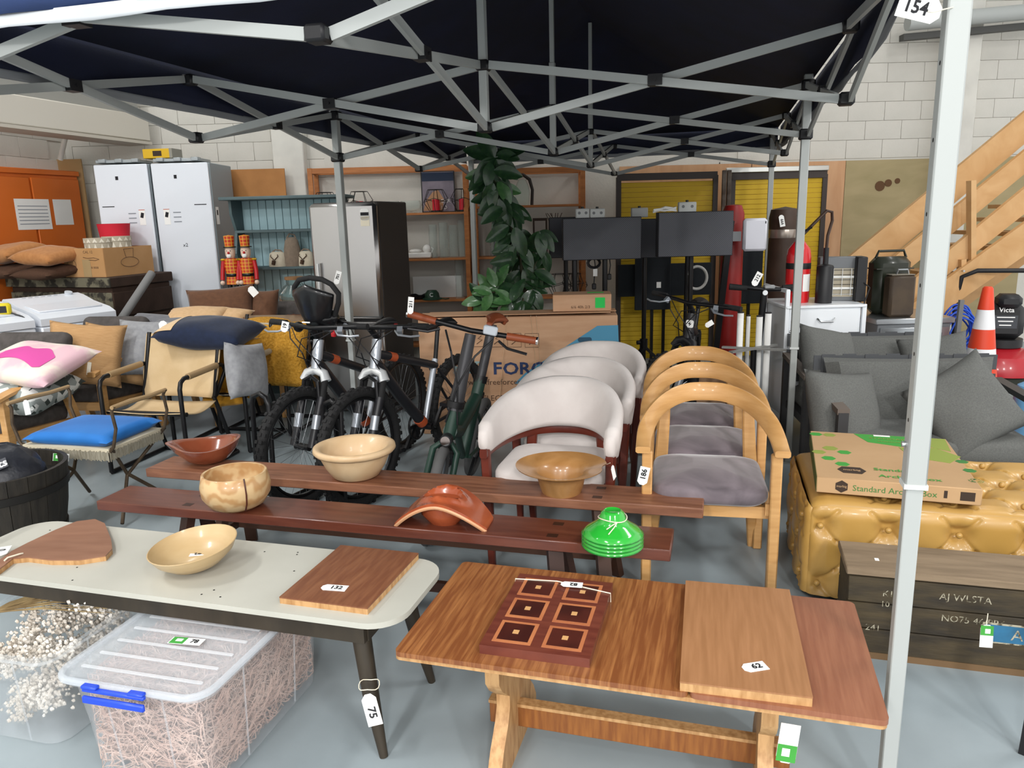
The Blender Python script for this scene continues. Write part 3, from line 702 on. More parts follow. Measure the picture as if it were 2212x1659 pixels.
# ---------------------------------------------------------------- tufted ottoman
GOLD = mat('gold_leather', '#bd9552', .36, c2='#b28a46', sc1=3, bump=.03, bsc=50, coat=.15)
ot = T('ottoman', 'tufted gold leather ottoman with covered buttons under the archive carton', 'ottoman', (1.80, 3.09, 0), -15)
OW, OD, OH = 1.10, .72, .44
btn = {'f': [], 't': [], 'l': []}
for r_ in range(3):
    for k in range(-3, 4):
        u = (k+(.5 if r_ % 2 else 0))*.25; z = .335-r_*.125
        if abs(u) < OW/2-.04: btn['f'].append((u, z))
        if abs(u) < OD/2-.04: btn['l'].append((u, z))
for r_ in range(-3, 4):
    for k in range(-3, 4):
        u, v = (k+(.5 if r_ % 2 else 0))*.25, r_*.125
        if abs(u) < OW/2-.06 and abs(v) < OD/2-.05: btn['t'].append((u, v))
def tuft(a, b, L):
    d = .022
    for (u, v) in L:
        r2 = (a-u)**2+(b-v)**2
        d -= .042*math.exp(-r2/.0016)+.012*math.exp(-r2/.008)
        for su in (-1, 1):
            for sv in (-1, 1):
                ex, ey = .125*su, .125*sv; q = ((a-u)*ex+(b-v)*ey)/(ex*ex+ey*ey)
                if 0 <= q <= .55:
                    dl = abs((a-u)*ey-(b-v)*ex)/math.hypot(ex, ey); d -= .009*math.exp(-(dl/.007)**2)
    return max(d, -.03)
def oface(fn, nu, nv): 
    g = G(); g.grid(fn, nu, nv); return g
def rbox(p, n, disp):
    r = .05; q = Vector((max(-OW/2+r, min(OW/2-r, p.x)), max(-OD/2+r, min(OD/2-r, p.y)), max(r*.3, min(OH-.022-r, p.z))))
    d = (p-q)
    d = d.normalized() if d.length > 1e-6 else n
    return q+d*(r)+d*disp
g = G()
def ef(u, m): return min(1, min(u, 1-u)*m)
g.grid(lambda u, v: rbox(Vector(((u-.5)*OW, -OD/2, .03+(OH-.05)*v)), Vector((0, -1, 0)), tuft((u-.5)*OW, .03+(OH-.05)*v, btn['f'])*ef(u, 14)), 180, 66)
g.grid(lambda u, v: rbox(Vector(((u-.5)*OW, OD/2, .03+(OH-.05)*v)), Vector((0, 1, 0)), 0), 10, 6)
g.grid(lambda u, v: rbox(Vector((-OW/2, (u-.5)*OD, .03+(OH-.05)*v)), Vector((-1, 0, 0)), tuft((u-.5)*OD, .03+(OH-.05)*v, btn['l'])*ef(u, 10)), 110, 60)
g.grid(lambda u, v: rbox(Vector((OW/2, (u-.5)*OD, .03+(OH-.05)*v)), Vector((1, 0, 0)), 0), 10, 6)
g.grid(lambda u, v: rbox(Vector(((u-.5)*OW, (v-.5)*OD, OH-.02)), Vector((0, 0, 1)), tuft((u-.5)*OW, (v-.5)*OD, btn['t'])*ef(u, 14)*ef(v, 10)), 180, 110)
g.o('body', GOLD, ot, ang=75)
bm_ = G().blob((0, 0, 0), .013, 10).me('button', GOLD, 80)
for u, z in btn['f']: mk('button', bm_, ot, (u, -OD/2-.006, z))
for u, z in btn['l']: mk('button', bm_, ot, (-OW/2-.006, u, z))
for u, v in btn['t']: mk('button', bm_, ot, (u, v, OH-.014))
G().box((0, 0, .012), (OW-.1, OD-.1, .024)).o('plinth', BLACK, ot)
# archive carton on the ottoman
q = [gp(x, y, .522) for x, y in ((1742, 931), (1775, 1028), (2132, 1060), (2037, 946))]
c = sum(q, Vector())/4; c.z = .455; ax = (q[2]-q[1])+(q[3]-q[0]); aw = ((q[2]-q[1]).length+(q[3]-q[0]).length)/2; ad = ((q[0]-q[1]).length+(q[3]-q[2]).length)/2
ac = T('archive_carton', 'flat brown carton printed green Standard Archive Box on the gold ottoman', 'carton', c, math.degrees(math.atan2(ax.y, ax.x)))
KRAFT = mat('kraft_card', '#bd9a72', .8, c2='#b5926a', sc1=4)
OLIVE = mat('olive_print', '#8c9a45', .8); DGRN = mat('dark_green_print', '#3b7a3a', .75); BRN = mat('brown_print', '#3a2c22', .8)
G().box((0, 0, .033), (aw, ad, .066), bev=.003).o('box', KRAFT, ac)
G().box((-aw/2-.0006, 0, .033), (.001, ad*.99, .064)).o('green_side', mat('green_side_print', '#4d5f2c', .8), ac)
top = .0668
G().prism([(-.10, ad*.49), (.18, ad*.49), (.18, ad*.32), (.08, ad*.24), (-.05, ad*.30)], top-.0006, top).o('green_patch', GREENINK, ac)
G().prism([(.18, ad*.49), (aw*.49, ad*.49), (aw*.47, ad*.2), (.18, ad*.30)], top-.0006, top+.0001).o('olive_patch', OLIVE, ac)
G().prism([(.07, ad*.22), (.22, ad*.26), (.30, ad*.1), (.24, -ad*.05), (.10, ad*.02)], top-.0006, top+.0002).o('olive_patch', OLIVE, ac)
def hexa(x, y, r, m, nm): G().prism([(x+r*math.cos(k*math.pi/3), y+r*math.sin(k*math.pi/3)) for k in range(6)], top-.0006, top+.0001).o(nm, m, ac)
for x, y, r, m in ((-.27, ad*.42, .03, GREENINK), (-.21, ad*.42, .03, OLIVE), (-.22, ad*.1, .034, OLIVE), (-.165, ad*.03, .03, GREENINK), (-.27, ad*.0, .03, OLIVE), (-.235, -ad*.12, .03, GREENINK), (-.185, -ad*.22, .03, GREENINK)): hexa(x-.0, y, r, m, 'hexagon_print')
hexa(.29, -.0*ad, .026, DGRN, 'seal_print'); hexa(.295, -ad*.17, .026, DGRN, 'seal_print')
text('\u267b', .05, DGRN, ac, Tr(.29, -ad*.36, top+.0005))
G().prism([(-.21, -ad*.33), (-.19, -ad*.27), (-.12, -ad*.27), (-.10, -ad*.33), (-.12, -ad*.39), (-.19, -ad*.39)], top-.0006, top+.0002).o('brand_plate', BRN, ac)
text('marbig', .024, KRAFT, ac, Tr(-.155, -ad*.33, top+.001), bold=.0006)
text('STANDARD', .034, OLIVE, ac, Tr(.05, ad*.40, top+.001))
text('STANDARD', .022, OLIVE, ac, Tr(.05, ad*.33, top+.001))
text('Standard', .045, GREENINK, ac, Tr(-.07, -ad*.28, top+.001), ax='LEFT', bold=.0006)
text('Archive Box', .045, GREENINK, ac, Tr(-.06, -ad*.40, top+.001), ax='LEFT', bold=.0006)
G().prism([(-.20+.026*math.cos(k*math.pi/3+.52), .033+.026*math.sin(k*math.pi/3+.52)) for k in range(6)], ad/2+.0002, ad/2+.001, FRONT).o('brand_plate', BRN, ac)
text('marbig', .014, KRAFT, ac, FRONT @ Tr(-.20, .034, ad/2+.0015))
text('Standard Archive Box', .034, DGRN, ac, FRONT @ Tr(-.16, .03, ad/2+.0012), ax='LEFT')
G().box((.245, -ad/2-.0005, .033), (.05, .001, .035)).box((.17, -ad/2-.0005, .035), (.012, .001, .03)).o('barcode', BRN, ac)
G().box((.02, ad*.47, top+.0005), (.07, .02, .001)).o('white_label', PAPER, ac)
# ---------------------------------------------------------------- painted ammunition crate
CRD = mat('tarred_crate_paint', '#463b27', .7, c2='#29231a', sc1=5, st=(1, 1, 5), lo=.35, hi=.7, bump=.1, bsc=30)
CRL = mat('bare_grey_lid', '#8a7760', .75, c2='#6f5e4a', sc1=5, st=(.7, 5, 5), lo=.35, hi=.7, bump=.08, bsc=30)
CHALK = mat('chalky_paint', '#a7a18d', .9, c2='#4a4232', sc1=60, lo=.45, hi=.6)
cr = T('wooden_crate', 'dark painted wooden crate with faded white stencilling in front of the gold ottoman', 'crate', (1.75, 2.43, 0), -16)
CW, CD, CH = 1.14, .22, .345
for k in range(3):
    G().box((0, -CD/2+.009, .045+k*.099+.02), (CW, .018, .096), bev=.003).o('plank', CRD, cr)
    G().box((0, CD/2-.009, .045+k*.099+.02), (CW, .018, .096), bev=.003).o('plank', CRD, cr)
for s_ in (-1, 1): G().box((s_*(CW/2-.01), 0, .165), (.02, CD-.036, .30), bev=.003).o('end_board', CRD, cr)
for s_ in (-1, 1): G().box((0, s_*(CD/2-.012), .012), (CW, .03, .024)).o('base_batten', mat('worn_batten', '#6b5338', .8), cr)
G().box((0, 0, CH-.014), (CW+.02, CD+.015, .028), bev=.004).o('lid', CRL, cr)
ff = lambda x, z: FRONT @ Tr(x, z, CD/2+.001)
for s_, sz, x, z in (('K1', .032, -.44, .255), ('10 15 lb.', .030, -.41, .215), ('AJ WLSTA', .036, -.20, .265), ('194', .030, -.38, .165), ('NO75 46/PR6', .034, -.17, .185), ('241', .034, -.48, .12)):
    text(s_, sz, CHALK, cr, ff(x, z))
G().box((.06, -CD/2-.001, .15), (.40, .003, .075), bev=.001).o('plate_border', CHALK, cr); G().box((.06, -CD/2-.002, .15), (.385, .003, .062)).o('blue_plate', mat('faded_blue_paint', '#2f6f96', .8, c2='#285a78', sc1=12), cr)
text('A 127 37', .055, CHALK, cr, FRONT @ Tr(.05, .148, CD/2+.004))
G().box((-.47, -.03, CH+.0005), (.014, .02, .001)).o('white_chip', PAPER, cr)
price_tag(None, face(dp(2131, 1374, 2.19), (-.2, -1, .1), roll=-90), 'white and green tag hanging on the painted crate front', .075, .038, True, strg=[dp(2134, 1325, 2.2), dp(2131, 1350, 2.19)])
# ---------------------------------------------------------------- grey outdoor armchairs
GFAB = mat('grey_marl_fabric', '#686966', .95, c2='#5a5b59', sc1=140, lo=.3, hi=.7, bump=.1, bsc=250)
STRAP = mat('grey_webbing', '#4e5053', .85, bump=.05, bsc=200)
DKM = mat('charcoal_frame', '#3a3a3b', .5)
def lounge(label, loc, rz, cushions):
    t = T('outdoor_sofa', label, 'sofa', loc, rz, 'grey webbed outdoor sofas')
    for s_ in (-1, 1):
        x = s_*.50
        G().bar((x, -.30, .56), (x, .30, .60), .06, .03).o('arm_rest', DKM if s_ > 0 else mat('weathered_arm', '#6a6058', .7), t)
        G().box((x, -.28, .28), (.05, .05, .55)).o('leg', DKM, t); G().box((x, .28, .3), (.05, .05, .59)).o('leg', DKM, t)
    G().box((0, 0, .26), (1.0, .6, .05)).o('seat_frame', DKM, t)
    for k in range(3): G().box((0, .31, .48+k*.11), (1.0, .008, .085)).o('strap', STRAP, t)
    for k in range(8): G().box((-.42+k*.12, .31+(.006 if k % 2 else -.006), .58), (.075, .006, .34)).o('strap', STRAP, t)
    G().cush(.94, .56, .12, .05, .02, Tr(0, -.02, .285)).o('seat_cushion', GFAB, t)
    G().pillow(.92, .42, .20, 14, Tr(0, .20, .54) @ Rx(72), pinch=.05, sq=.25, seed=2, wob=.05).o('back_cushion', GFAB, t)
    return t
lounge('front grey webbed outdoor sofa just behind the gold ottoman', (2.22, 4.00, 0), -7, 1)
lounge('rear grey webbed outdoor sofa beside the white drawer trolley', (2.36, 4.82, 0), -7, 1)
def cushion(label, p, size, rot, m, seed=0, cat='cushion', wob=.08, group=None, sq=.36):
    o = G().pillow(size[0], size[1], size[2], 16, None, .09, seed, wob, sq).o('cushion', m, None, p, rot, ang=85)
    return tag(o, label, cat, group)
RM = lambda *a: tuple(R_(x) for x in a)
cushion('grey scatter cushion leaning at the left of the front sofa', dp(1822, 890, 3.98), (.46, .46, .19), Rz(22) @ Rx(68) @ Rz(-8), GFAB, 1)
cushion('grey scatter cushion leaning at the right of the front sofa', dp(2085, 880, 3.82), (.46, .46, .19), Rz(-12) @ Rx(66) @ Rz(33), GFAB, 2)
cushion('grey scatter cushion with a folded corner at the left of the rear sofa', dp(1790, 775, 4.75), (.42, .42, .17), Rz(25) @ Rx(64) @ Rz(-14), GFAB, 3)
cushion('grey scatter cushion at the right of the rear sofa behind the gazebo leg', dp(2020, 790, 4.72), (.40, .40, .16), RM(70, -10, -20), GFAB, 4)
# ---------------------------------------------------------------- bicycles
SPOKE = mat('spoke_steel', '#8d9093', .3, .8)
def ringpts(r, n=40): return [(r*math.cos(2*math.pi*k/n), 0, r*math.sin(2*math.pi*k/n)) for k in range(n)]
def wheel(par, name, loc, rz, r, tw, knob=True, rimc=BLACKM, tm=RUBBER):
    e = G().tube(ringpts(r-tw, 44), tw, 10, True).o(name, tm, par, loc, (0, 0, R_(rz)), ang=80)
    if knob:
        g = G()
        for k in range(54):
            a = 2*math.pi*k/54; M = Ry(-math.degrees(a))
            for y in ((-.55, .55) if k % 2 else (0, )): g.box((r-.001, y*tw, 0), (.009, tw*.62, r*.055), M=M)
            for y in (-1, 1): g.box((r-tw*.55, y*tw*.88, 0), (tw*.5, .007, r*.05), M=M)
        g.o('tread', tm, e)['kind'] = 'stuff'
    G().tube(ringpts(r-tw*2-.006, 40), .011, 6, True).o('rim', rimc, e)
    g = G()
    for k in range(28):
        a = 2*math.pi*k/28; b = a+(.5 if k % 2 else -.5); y = .022 if (k//2) % 2 else -.022
        g.tube([(.02*math.cos(b), y, .02*math.sin(b)), ((r-tw*2)*math.cos(a), 0, (r-tw*2)*math.sin(a))], .0013, 4)
    g.o('spokes', SPOKE, e)['kind'] = 'stuff'
    G().cyl((0, -.05, 0), (0, .05, 0), .02, 12).o('hub', BLACKM, e)
    return e
def saddle(par, p, m, m2, L=.26):
    def f(u, v):
        x = (u-.5)*L; wd = .016+.055*(max(0, .55-u)/.55)**.8 if u < .55 else .016
        y = (v-.5)*2*wd; return (p[0]+x, y, p[2]-.35*y*y/.05+.012*math.cos(3*u)-.0)
    g = G(); g.grid(f, 14, 10); o = g.o('saddle', m, par); md = o.modifiers.new('t', 'SOLIDIFY'); md.thickness = .03; md.offset = -1
    G().tube([(p[0]-L*.42, -.055, p[2]-.035), (p[0]-L*.5, 0, p[2]-.02), (p[0]-L*.42, .055, p[2]-.035)], .016, 8).o('saddle_trim', m2, o)
ORP = mat('orange_decal', '#b8532c', .5); REDP = mat('red_vinyl', '#8e2424', .5)
FRK = mat('satin_black_frame', '#222226', .4)
SILV = mat('silver_paint', '#aab0b8', .35, .6)
def mtb(name, label, loc, rz, r=.34, steer=0, silver_seat=True, dark=False, jz=.72, lean=0):
    t = T(name, label, 'bicycle', loc, rz); t.rotation_euler = (R_(lean), 0, R_(rz))
    fx = .64
    wheel(t, 'wheel', (-.43, 0, r), 0, r, .028)
    fw = wheel(t, 'wheel', (fx, 0, r), steer, r, .028)
    fr = G().tube([(.45, 0, .84), (-.16, 0, jz-.02)], .026, 10).o('top_tube', FRK, t)
    G().tube([(.48, 0, .80), (.25, 0, .55), (0, 0, .31)], .036, 10).o('down_tube', FRK, t)
    G().tube([(-.165, 0, jz+.02), (0, 0, .30)], .02, 10).o('seat_tube', SILV if silver_seat else FRK, t)
    for s_ in (-1, 1):
        G().tube([(-.15, s_*.03, jz-.04), (-.43, s_*.065, r)], .010, 8).o('seat_stay', FRK, t)
        G().tube([(0, s_*.035, .30), (-.43, s_*.065, r)], .011, 8).o('chain_stay', FRK, t)
    G().tube([(.485, 0, .76), (.44, 0, .92)], .03, 12).o('head_tube', SILV if not dark else FRK, t)
    if not dark:
        G().tube([(.34, 0, .84-(.86-jz)*.18), (.28, 0, .84-(.86-jz)*.28)], .0275, 10).o('orange_band', ORP, fr)
        G().tube([(.06, 0, .362), (.02, 0, .328)], .0375, 10).o('orange_band', ORP, t)
    # fork
    WH = mat('polished_white_crown', '#dfe2e4', .2, .4, coat=.4)
    fk = G().tube([(.495, -.078, .695), (.487, -.06, .735), (.483, 0, .755), (.487, .06, .735), (.495, .078, .695)], [.031, .027, .028, .027, .031], 10).o('fork_crown', WH if not dark else FRK, t)
    for s_ in (-1, 1):
        G().tube([(.495, s_*.066, .70), (.53, s_*.07, .60)], .021, 10).o('fork_gaiter', RUBBER, fk)
        G().tube([(.53, s_*.066, .61), (fx, s_*.066, r)], .024, 10).o('fork_leg', FRK, fk)
        G().tube([(.575, s_*.066, .515), (.60, s_*.066, .44)], .0246, 10).o('fork_decal', SILV, fk)
    G().tube([(.545, -.06, .60), (.535, -.05, .70), (.53, 0, .725), (.535, .05, .70), (.545, .06, .60)], .012, 8).o('brake_arch', BLACKM, fk)
    # cockpit
    stm = G().tube([(.44, 0, .93), (.50, 0, .99)], .018, 10).o('stem', BLACKM, t)
    hb = G().tube([(.44, -.34, 1.01), (.47, -.12, 1.0), (.50, 0, .995), (.47, .12, 1.0), (.44, .34, 1.01)], .013, 10).o('handlebar', BLACKM, t)
    for s_ in (-1, 1):
        G().tube([(.444, s_*.23, 1.0075), (.44, s_*.355, 1.01)], .0175, 10).o('grip', RUBBER, hb)
        G().bar((.47, s_*.19, 1.0), (.49, s_*.20, .975), .03, .03).o('brake_clamp', SILV, hb)
        G().tube([(.49, s_*.17, .985), (.53, s_*.22, .97), (.525, s_*.30, .965), (.505, s_*.345, .97)], .006, 7).o('brake_lever', SILV, hb)
        G().tube([(.50, s_*.16, .985), (.56, s_*.10, .94), (.55, s_*.03, .86), (.49, s_*.05, .75)], .0035, 6).o('cable', BLACK, hb)
        G().tube([(.50, s_*.14, .99), (.60, s_*.02, .95), (.56, -s_*.06, .84), (.44, -s_*.03, .78)], .003, 6).o('cable', BLACK, hb)
    for ob in (stm, hb, fk):
        a = R_(steer); px_ = Vector((.46, 0, 0)); ob.rotation_euler = (0, 0, a); ob.location = px_-Matrix.Rotation(a, 3, 'Z') @ px_
    fw.location = (.46+(fx-.46)*math.cos(R_(steer)), (fx-.46)*math.sin(R_(steer)), r)
    G().tube([(-.165, 0, jz), (-.215, 0, .90)], .0145, 10).o('seat_post', BLACKM, t)
    saddle(t, (-.22, 0, .935), BLACK, REDP)
    G().cyl((0, -.06, .30), (0, .06, .30), .022, 12).o('bottom_bracket', BLACKM, t)
    G().tube([(.09*math.cos(a)+0, -.055, .30+.09*math.sin(a)) for a in [k*math.pi/12 for k in range(24)]], .008, 5, True).bar((-.08, -.055, .30), (.08, -.055, .30), .01, .02).bar((0, -.055, .22), (0, -.055, .38), .01, .02).o('chainring', BLACKM, t)
    for s_, a in ((-1, -50), (1, 130)):
        d = Vector((math.cos(R_(a))*.17, 0, math.sin(R_(a))*.17)); p = Vector((0, s_*.075, .30))
        G().bar(p, p+d, .016, .022).o('crank', BLACKM, t); G().box(p+d+Vector((0, s_*.05, 0)), (.09, .09, .022)).o('pedal', BLACK, t)
    G().tube([(-.43+.05*math.cos(a), -.05, r+.05*math.sin(a)) for a in [k*math.pi/8 for k in range(16)]], .012, 5, True).o('cassette', BLACKM, t)
    return t
m1 = mtb('mountain_bike', 'black mountain bike with silver fork and child seat nearest the director chairs', (-.93, 4.72, 0), -112, steer=-6, jz=.62)
m2 = mtb('mountain_bike', 'black mountain bike with orange bands and silver seat tube beside the folding bike', (-.56, 4.66, 0), -116, steer=-4, jz=.68)
eb = mtb('electric_bike', 'matt black electric bike with a white bolt badge behind the oak armchairs', (1.25, 5.50, 0), -108, silver_seat=False, dark=True, steer=-32, lean=-6)
bd = G().prism(rrect(.05, .05, .01, 3), 0, .002).o('badge', PAPER, eb); bd.location = (.497, 0, .86); bd.rotation_euler = (R_(90), 0, R_(90))
G().prism([(.004, .018), (-.012, -.002), (-.001, -.002), (-.004, -.018), (.012, .003), (.001, .003)], .0022, .003).o('bolt', BLACK, bd)
G().tube([(.30, 0, .63), (.08, 0, .38)], .045, 12).o('battery', BLACK, eb)
price_tag(None, face(dp(1532, 700, 5.2), (0, -1, .2), roll=30), 'small white tag hanging from the electric bike bars', .06, .035)
# child seat on the first bike
cs = T('child_bike_seat', 'black child bike seat with a curved grab bar above the first mountain bike', 'bike seat', dp(688, 708, 4.35), -25); cs.scale = (.9, .9, .9)
SG = mat('gloss_black_shell', '#141416', .3, coat=.3)
def cf(u, v):
    a = -1.2+2.4*u; z = .0+.26*v
    r = .125+.05*v-.03*(1-v)**2
    return (math.sin(a)*r, -math.cos(a)*r*.75+.02, z*(1-.25*abs(a)/1.2)+.02)
g = G(); g.grid(cf, 16, 8); o_ = g.o('shell', SG, cs); md = o_.modifiers.new('t', 'SOLIDIFY'); md.thickness = .02
G().blob((.02, .03, .06), .11, 14, sc_=(1, .8, .6)).o('seat_pan', SG, cs, ang=80)
G().tube([(-.15, -.02, .20), (-.14, -.03, .26), (-.09, -.04, .305), (0, -.045, .32), (.09, -.04, .31), (.15, -.03, .28), (.185, -.01, .22), (.17, 0, .16), (.12, .02, .08)], .017, 10).o('grab_bar', RUBBER, cs)
G().cyl((0, 0, .03), (0, .03, -.22), .022).o('mounting_post', BLACKM, cs)
G().box((.13, -.02, -.03), (.03, .02, .04), bev=.004).o('reflector', mat('red_reflector', '#c5222a', .2), cs)
G().blob((-.16, .0, .0), .035, 10).o('bell', BLACKM, cs)
G().box((.0, -.115, .05), (.06, .004, .008)).o('badge', PAPER, cs)
price_tag('701', face(dp(729, 600, 4.3), (.5, -1, .1), roll=70), 'white tag on the grab bar of the child bike seat', .075, .03)
price_tag('19', face(dp(615, 706, 4.25), (0, -1, .1), roll=75), 'white tag reading 19 on the handlebar of the first mountain bike', .06, .04)
# ---------------------------------------------------------------- green folding bike
FGR = mat('bottle_green_paint', '#1f3a30', .45)
TAN = mat('tan_leather', '#8a4526', .5); GTY = mat('grey_tyre', '#5c5c5c', .8)
DPOST = mat('charcoal_post', '#3a3a3d', .4, .3)
fb_ = T('folding_bike', 'bottle green folding electric bike with tan leather grips and saddle', 'bicycle', (-.35, 4.12, 0), -99.7); fb_.rotation_euler = (R_(-12), 0, R_(-99.7))
wheel(fb_, 'wheel', (-.47, 0, .25), 0, .25, .026, False, BLACKM, GTY)
wheel(fb_, 'wheel', (.56, 0, .25), 6, .25, .026, False, SILV, GTY)
G().tube([(.46, 0, .56), (.25, 0, .50), (0, 0, .56), (-.16, 0, .60)], [.036, .038, .036, .032], 12).o('main_tube', FGR, fb_)
G().tube([(-.17, 0, .70), (-.10, 0, .48), (-.03, 0, .26)], .034, 12).o('seat_tube', FGR, fb_)
G().tube([(.27, 0, .50), (.12, 0, .38), (-.02, 0, .27)], .02, 10).o('brace_tube', FGR, fb_)
G().tube([(.46, 0, .52), (.43, 0, .66)], .032, 12).o('head_tube', FGR, fb_)
fk = G().tube([(.56, -.065, .25), (.50, -.062, .47), (.475, 0, .53), (.50, .062, .47), (.56, .065, .25)], .017, 10).o('fork', FGR, fb_)
G().tube([(.43, 0, .66), (.40, 0, .80), (.36, 0, 1.04)], [.040, .034, .028], 12).o('handlepost', DPOST, fb_)
G().tube([(.438, 0, .68), (.434, 0, .71)], .046, 14).o('folding_clamp', BLACKM, fb_)
hb = G().tube([(.36, -.32, 1.075), (.37, 0, 1.06), (.36, .32, 1.075)], .013, 10).o('handlebar', BLACKM, fb_)
for s_ in (-1, 1):
    gr = G().tube([(.362, s_*.18, 1.067), (.36, s_*.325, 1.075)], .019, 12).o('grip', TAN, hb)
    G().tube([(.36, s_*.325, 1.075), (.36, s_*.333, 1.0755)], .0195, 12).o('grip_cap', CHROME, gr)
    G().tube([(.39, s_*.15, 1.04), (.42, s_*.20, 1.02), (.43, s_*.30, 1.015)], .007, 7).o('brake_lever', BLACK, hb)
    G().tube([(.39, s_*.12, 1.04), (.47, s_*.06, .96), (.47, 0, .80), (.46, s_*.03, .60)], .005, 6).o('cable', BLACK, hb)
G().box((.395, .10, 1.085), (.025, .07, .045), bev=.006).o('display', mat('grey_display', '#b9c0c8', .3), hb)
G().tube([(-.17, 0, .68), (-.25, 0, 1.0)], .027, 12).o('seat_post', DPOST, fb_)
G().tube([(-.168, 0, .67), (-.178, 0, .71)], .040, 14).o('seat_clamp', BLACKM, fb_)
saddle(fb_, (-.26, 0, 1.04), TAN, TAN, .25)
hl = G().cyl((.49, 0, .53), (.535, 0, .53), .03, 16).o('headlight', BLACK, fb_)
G().cyl((.535, 0, .53), (.54, 0, .53), .024, 16).o('lens', CHROME, hl)
for s_ in (-1, 1):
    G().tube([(-.12, s_*.03, .50), (-.47, s_*.06, .25)], .010, 8).o('seat_stay', FGR, fb_); G().tube([(-.03, s_*.04, .27), (-.47, s_*.06, .25)], .010, 8).o('chain_stay', FGR, fb_)
    G().bar((-.03, s_*.07, .27), (-.03+.12*s_, s_*.07, .16), .016, .02).o('crank', BLACKM, fb_); G().box((-.03+.12*s_, s_*.12, .16), (.08, .08, .02)).o('pedal', BLACK, fb_)
price_tag('211', face(dp(887, 660, 3.6), (.6, -1, .1), roll=80), 'white tag tied to the tan grip of the folding bike', .08, .03)
# bike racks
for i, (px, py, lb) in enumerate(((560, 850, 'black bike rack hoop nearest the director chairs holding a front wheel'), (715, 866, 'black bike rack hoop between the two mountain bikes'))):
    p = dp(px, py, 3.98); t = T('bike_rack', lb, 'bike rack', (p.x, 3.98, 0), -28, 'black bike rack hoops')
    h = p.z
    G().tube([(-.06, -.02, .02), (-.06, 0, h-.06), (-.045, 0, h-.02), (0, 0, h), (.045, 0, h-.02), (.06, 0, h-.06), (.06, -.02, .02)], .014, 10).o('hoop', BLACKM, t)
    G().bar((-.25, -.02, .015), (.25, -.02, .015), .03).o('base_bar', BLACKM, t)
    G().tube([(-.06, .1, .02), (-.06, .35, .02), (.06, .35, .02), (.06, .1, .02)], .012, 8).o('ground_loop', BLACKM, t)
# ---------------------------------------------------------------- big carton and small one on top
ct = T('bike_carton', 'big brown bike carton printed with blue letters behind the folding bike', 'carton', (.058, 5.62, 0), -4)
BXW, BXH = 1.44, .87
G().box((0, 0, BXH/2), (BXW, .30, BXH), bev=.004).o('box', CARD, ct)
G().bar((-BXW/2, -.05, BXH+.012), (BXW/2-.05, -.03, BXH+.02), .2, .006, bev=.001).o('top_flap', CARD, ct); G().bar((-BXW/2+.04, .08, BXH+.005), (BXW/2, .08, BXH+.012), .15, .006).o('top_flap', CARD, ct)
BPR = mat('sky_blue_print', '#4f8fae', .8); NPR = mat('navy_print', '#28385e', .8); LPR = mat('faint_blue_print', '#8fa7a8', .85); BRP = mat('brown_box_print', '#5a4030', .85)
yf = .151
def cl(px, py):
    v = Rz(4) @ (dp(px, py, 5.47)-ct.location); return (v.x, v.z)
G().prism([cl(1290, 702), cl(1334, 700), cl(1336, 752), cl(1215, 822), cl(1165, 835), cl(1112, 828), cl(1135, 805)], yf, yf+.0008, FRONT).o('blue_stripe', BPR, ct)
def ctext(s_, px, py, sz, m, k, sx=1, bold=0): x, z = cl(px, py); text(s_, sz, m, ct, FRONT @ Tr(x, z, yf+.001+k), ax='LEFT', sx=sx, bold=bold)
ctext('FREE', 956, 798, .125, LPR, 0, 1.15, .002); ctext('F', 1064, 798, .125, NPR, .0004, 1.15, .003); ctext('ORCE', 1086, 798, .125, NPR, .0004, 1.15, .003)
ctext('www.freeforcepower.com', 1010, 828, .06, BRP, .0002); ctext('ELECTRIC BIKE', 1042, 862, .06, BRP, .0002)
for k in range(4):
    x, z = cl(1035+k*38, 735); q = .05
    for (u0, v0, u1, v1) in ((-1, 1, 1, 1), (-1, -1, 1, -1), (-1, -1, -1, 1), (1, -1, 1, 1)): G().bar((x+u0*q, -yf, z+v0*q), (x+u1*q, -yf, z+v1*q), .002, .003).o('symbol_frame', BRP, ct)
    G().tube([(x-.02, -yf-.001, z-.03), (x+.02, -yf-.001, z), (x-.01, -yf-.001, z+.01), (x+.015, -yf-.001, z+.03)], .003, 4).o('symbol', BRP, ct)
for x0, x1 in ((-.07, -.16), (.10, .17), (.14, .19)): G().bar((x0, -yf-.001, .88), (x1, -yf-.001, .08), .001, .014, up=(0, 1, 0)).o('strap', mat('cream_strap', '#d8c6a8', .6), ct)
ho = G().prism(rrect(.10, .034, .016, 4), yf, yf+.0016, FRONT @ Tr(*cl(1263, 732), 0)).o('hand_hole', mat('dark_hole', '#31546b', .9), ct)
p = dp(1265, 670, 5.15)
sc_ = T('small_carton', 'small brown carton with a green sticker lying on the big bike carton', 'carton', (.53, 5.62, BXH+.025), -5)
G().box((0, 0, .06), (.42, .24, .12), bev=.003).o('box', CARD, sc_)
G().box((.13, -.1215, .06), (.07, .001, .075)).o('green_sticker', mat('bright_green_sticker', '#19c050', .6), sc_)
G().box((.10, .02, .1206), (.12, .06, .001)).o('green_sticker', mat('bright_green_sticker', '#19c050', .6), sc_)
text('6/6 40h 2/3', .03, BRP, sc_, FRONT @ Tr(-.01, .03, .1215))
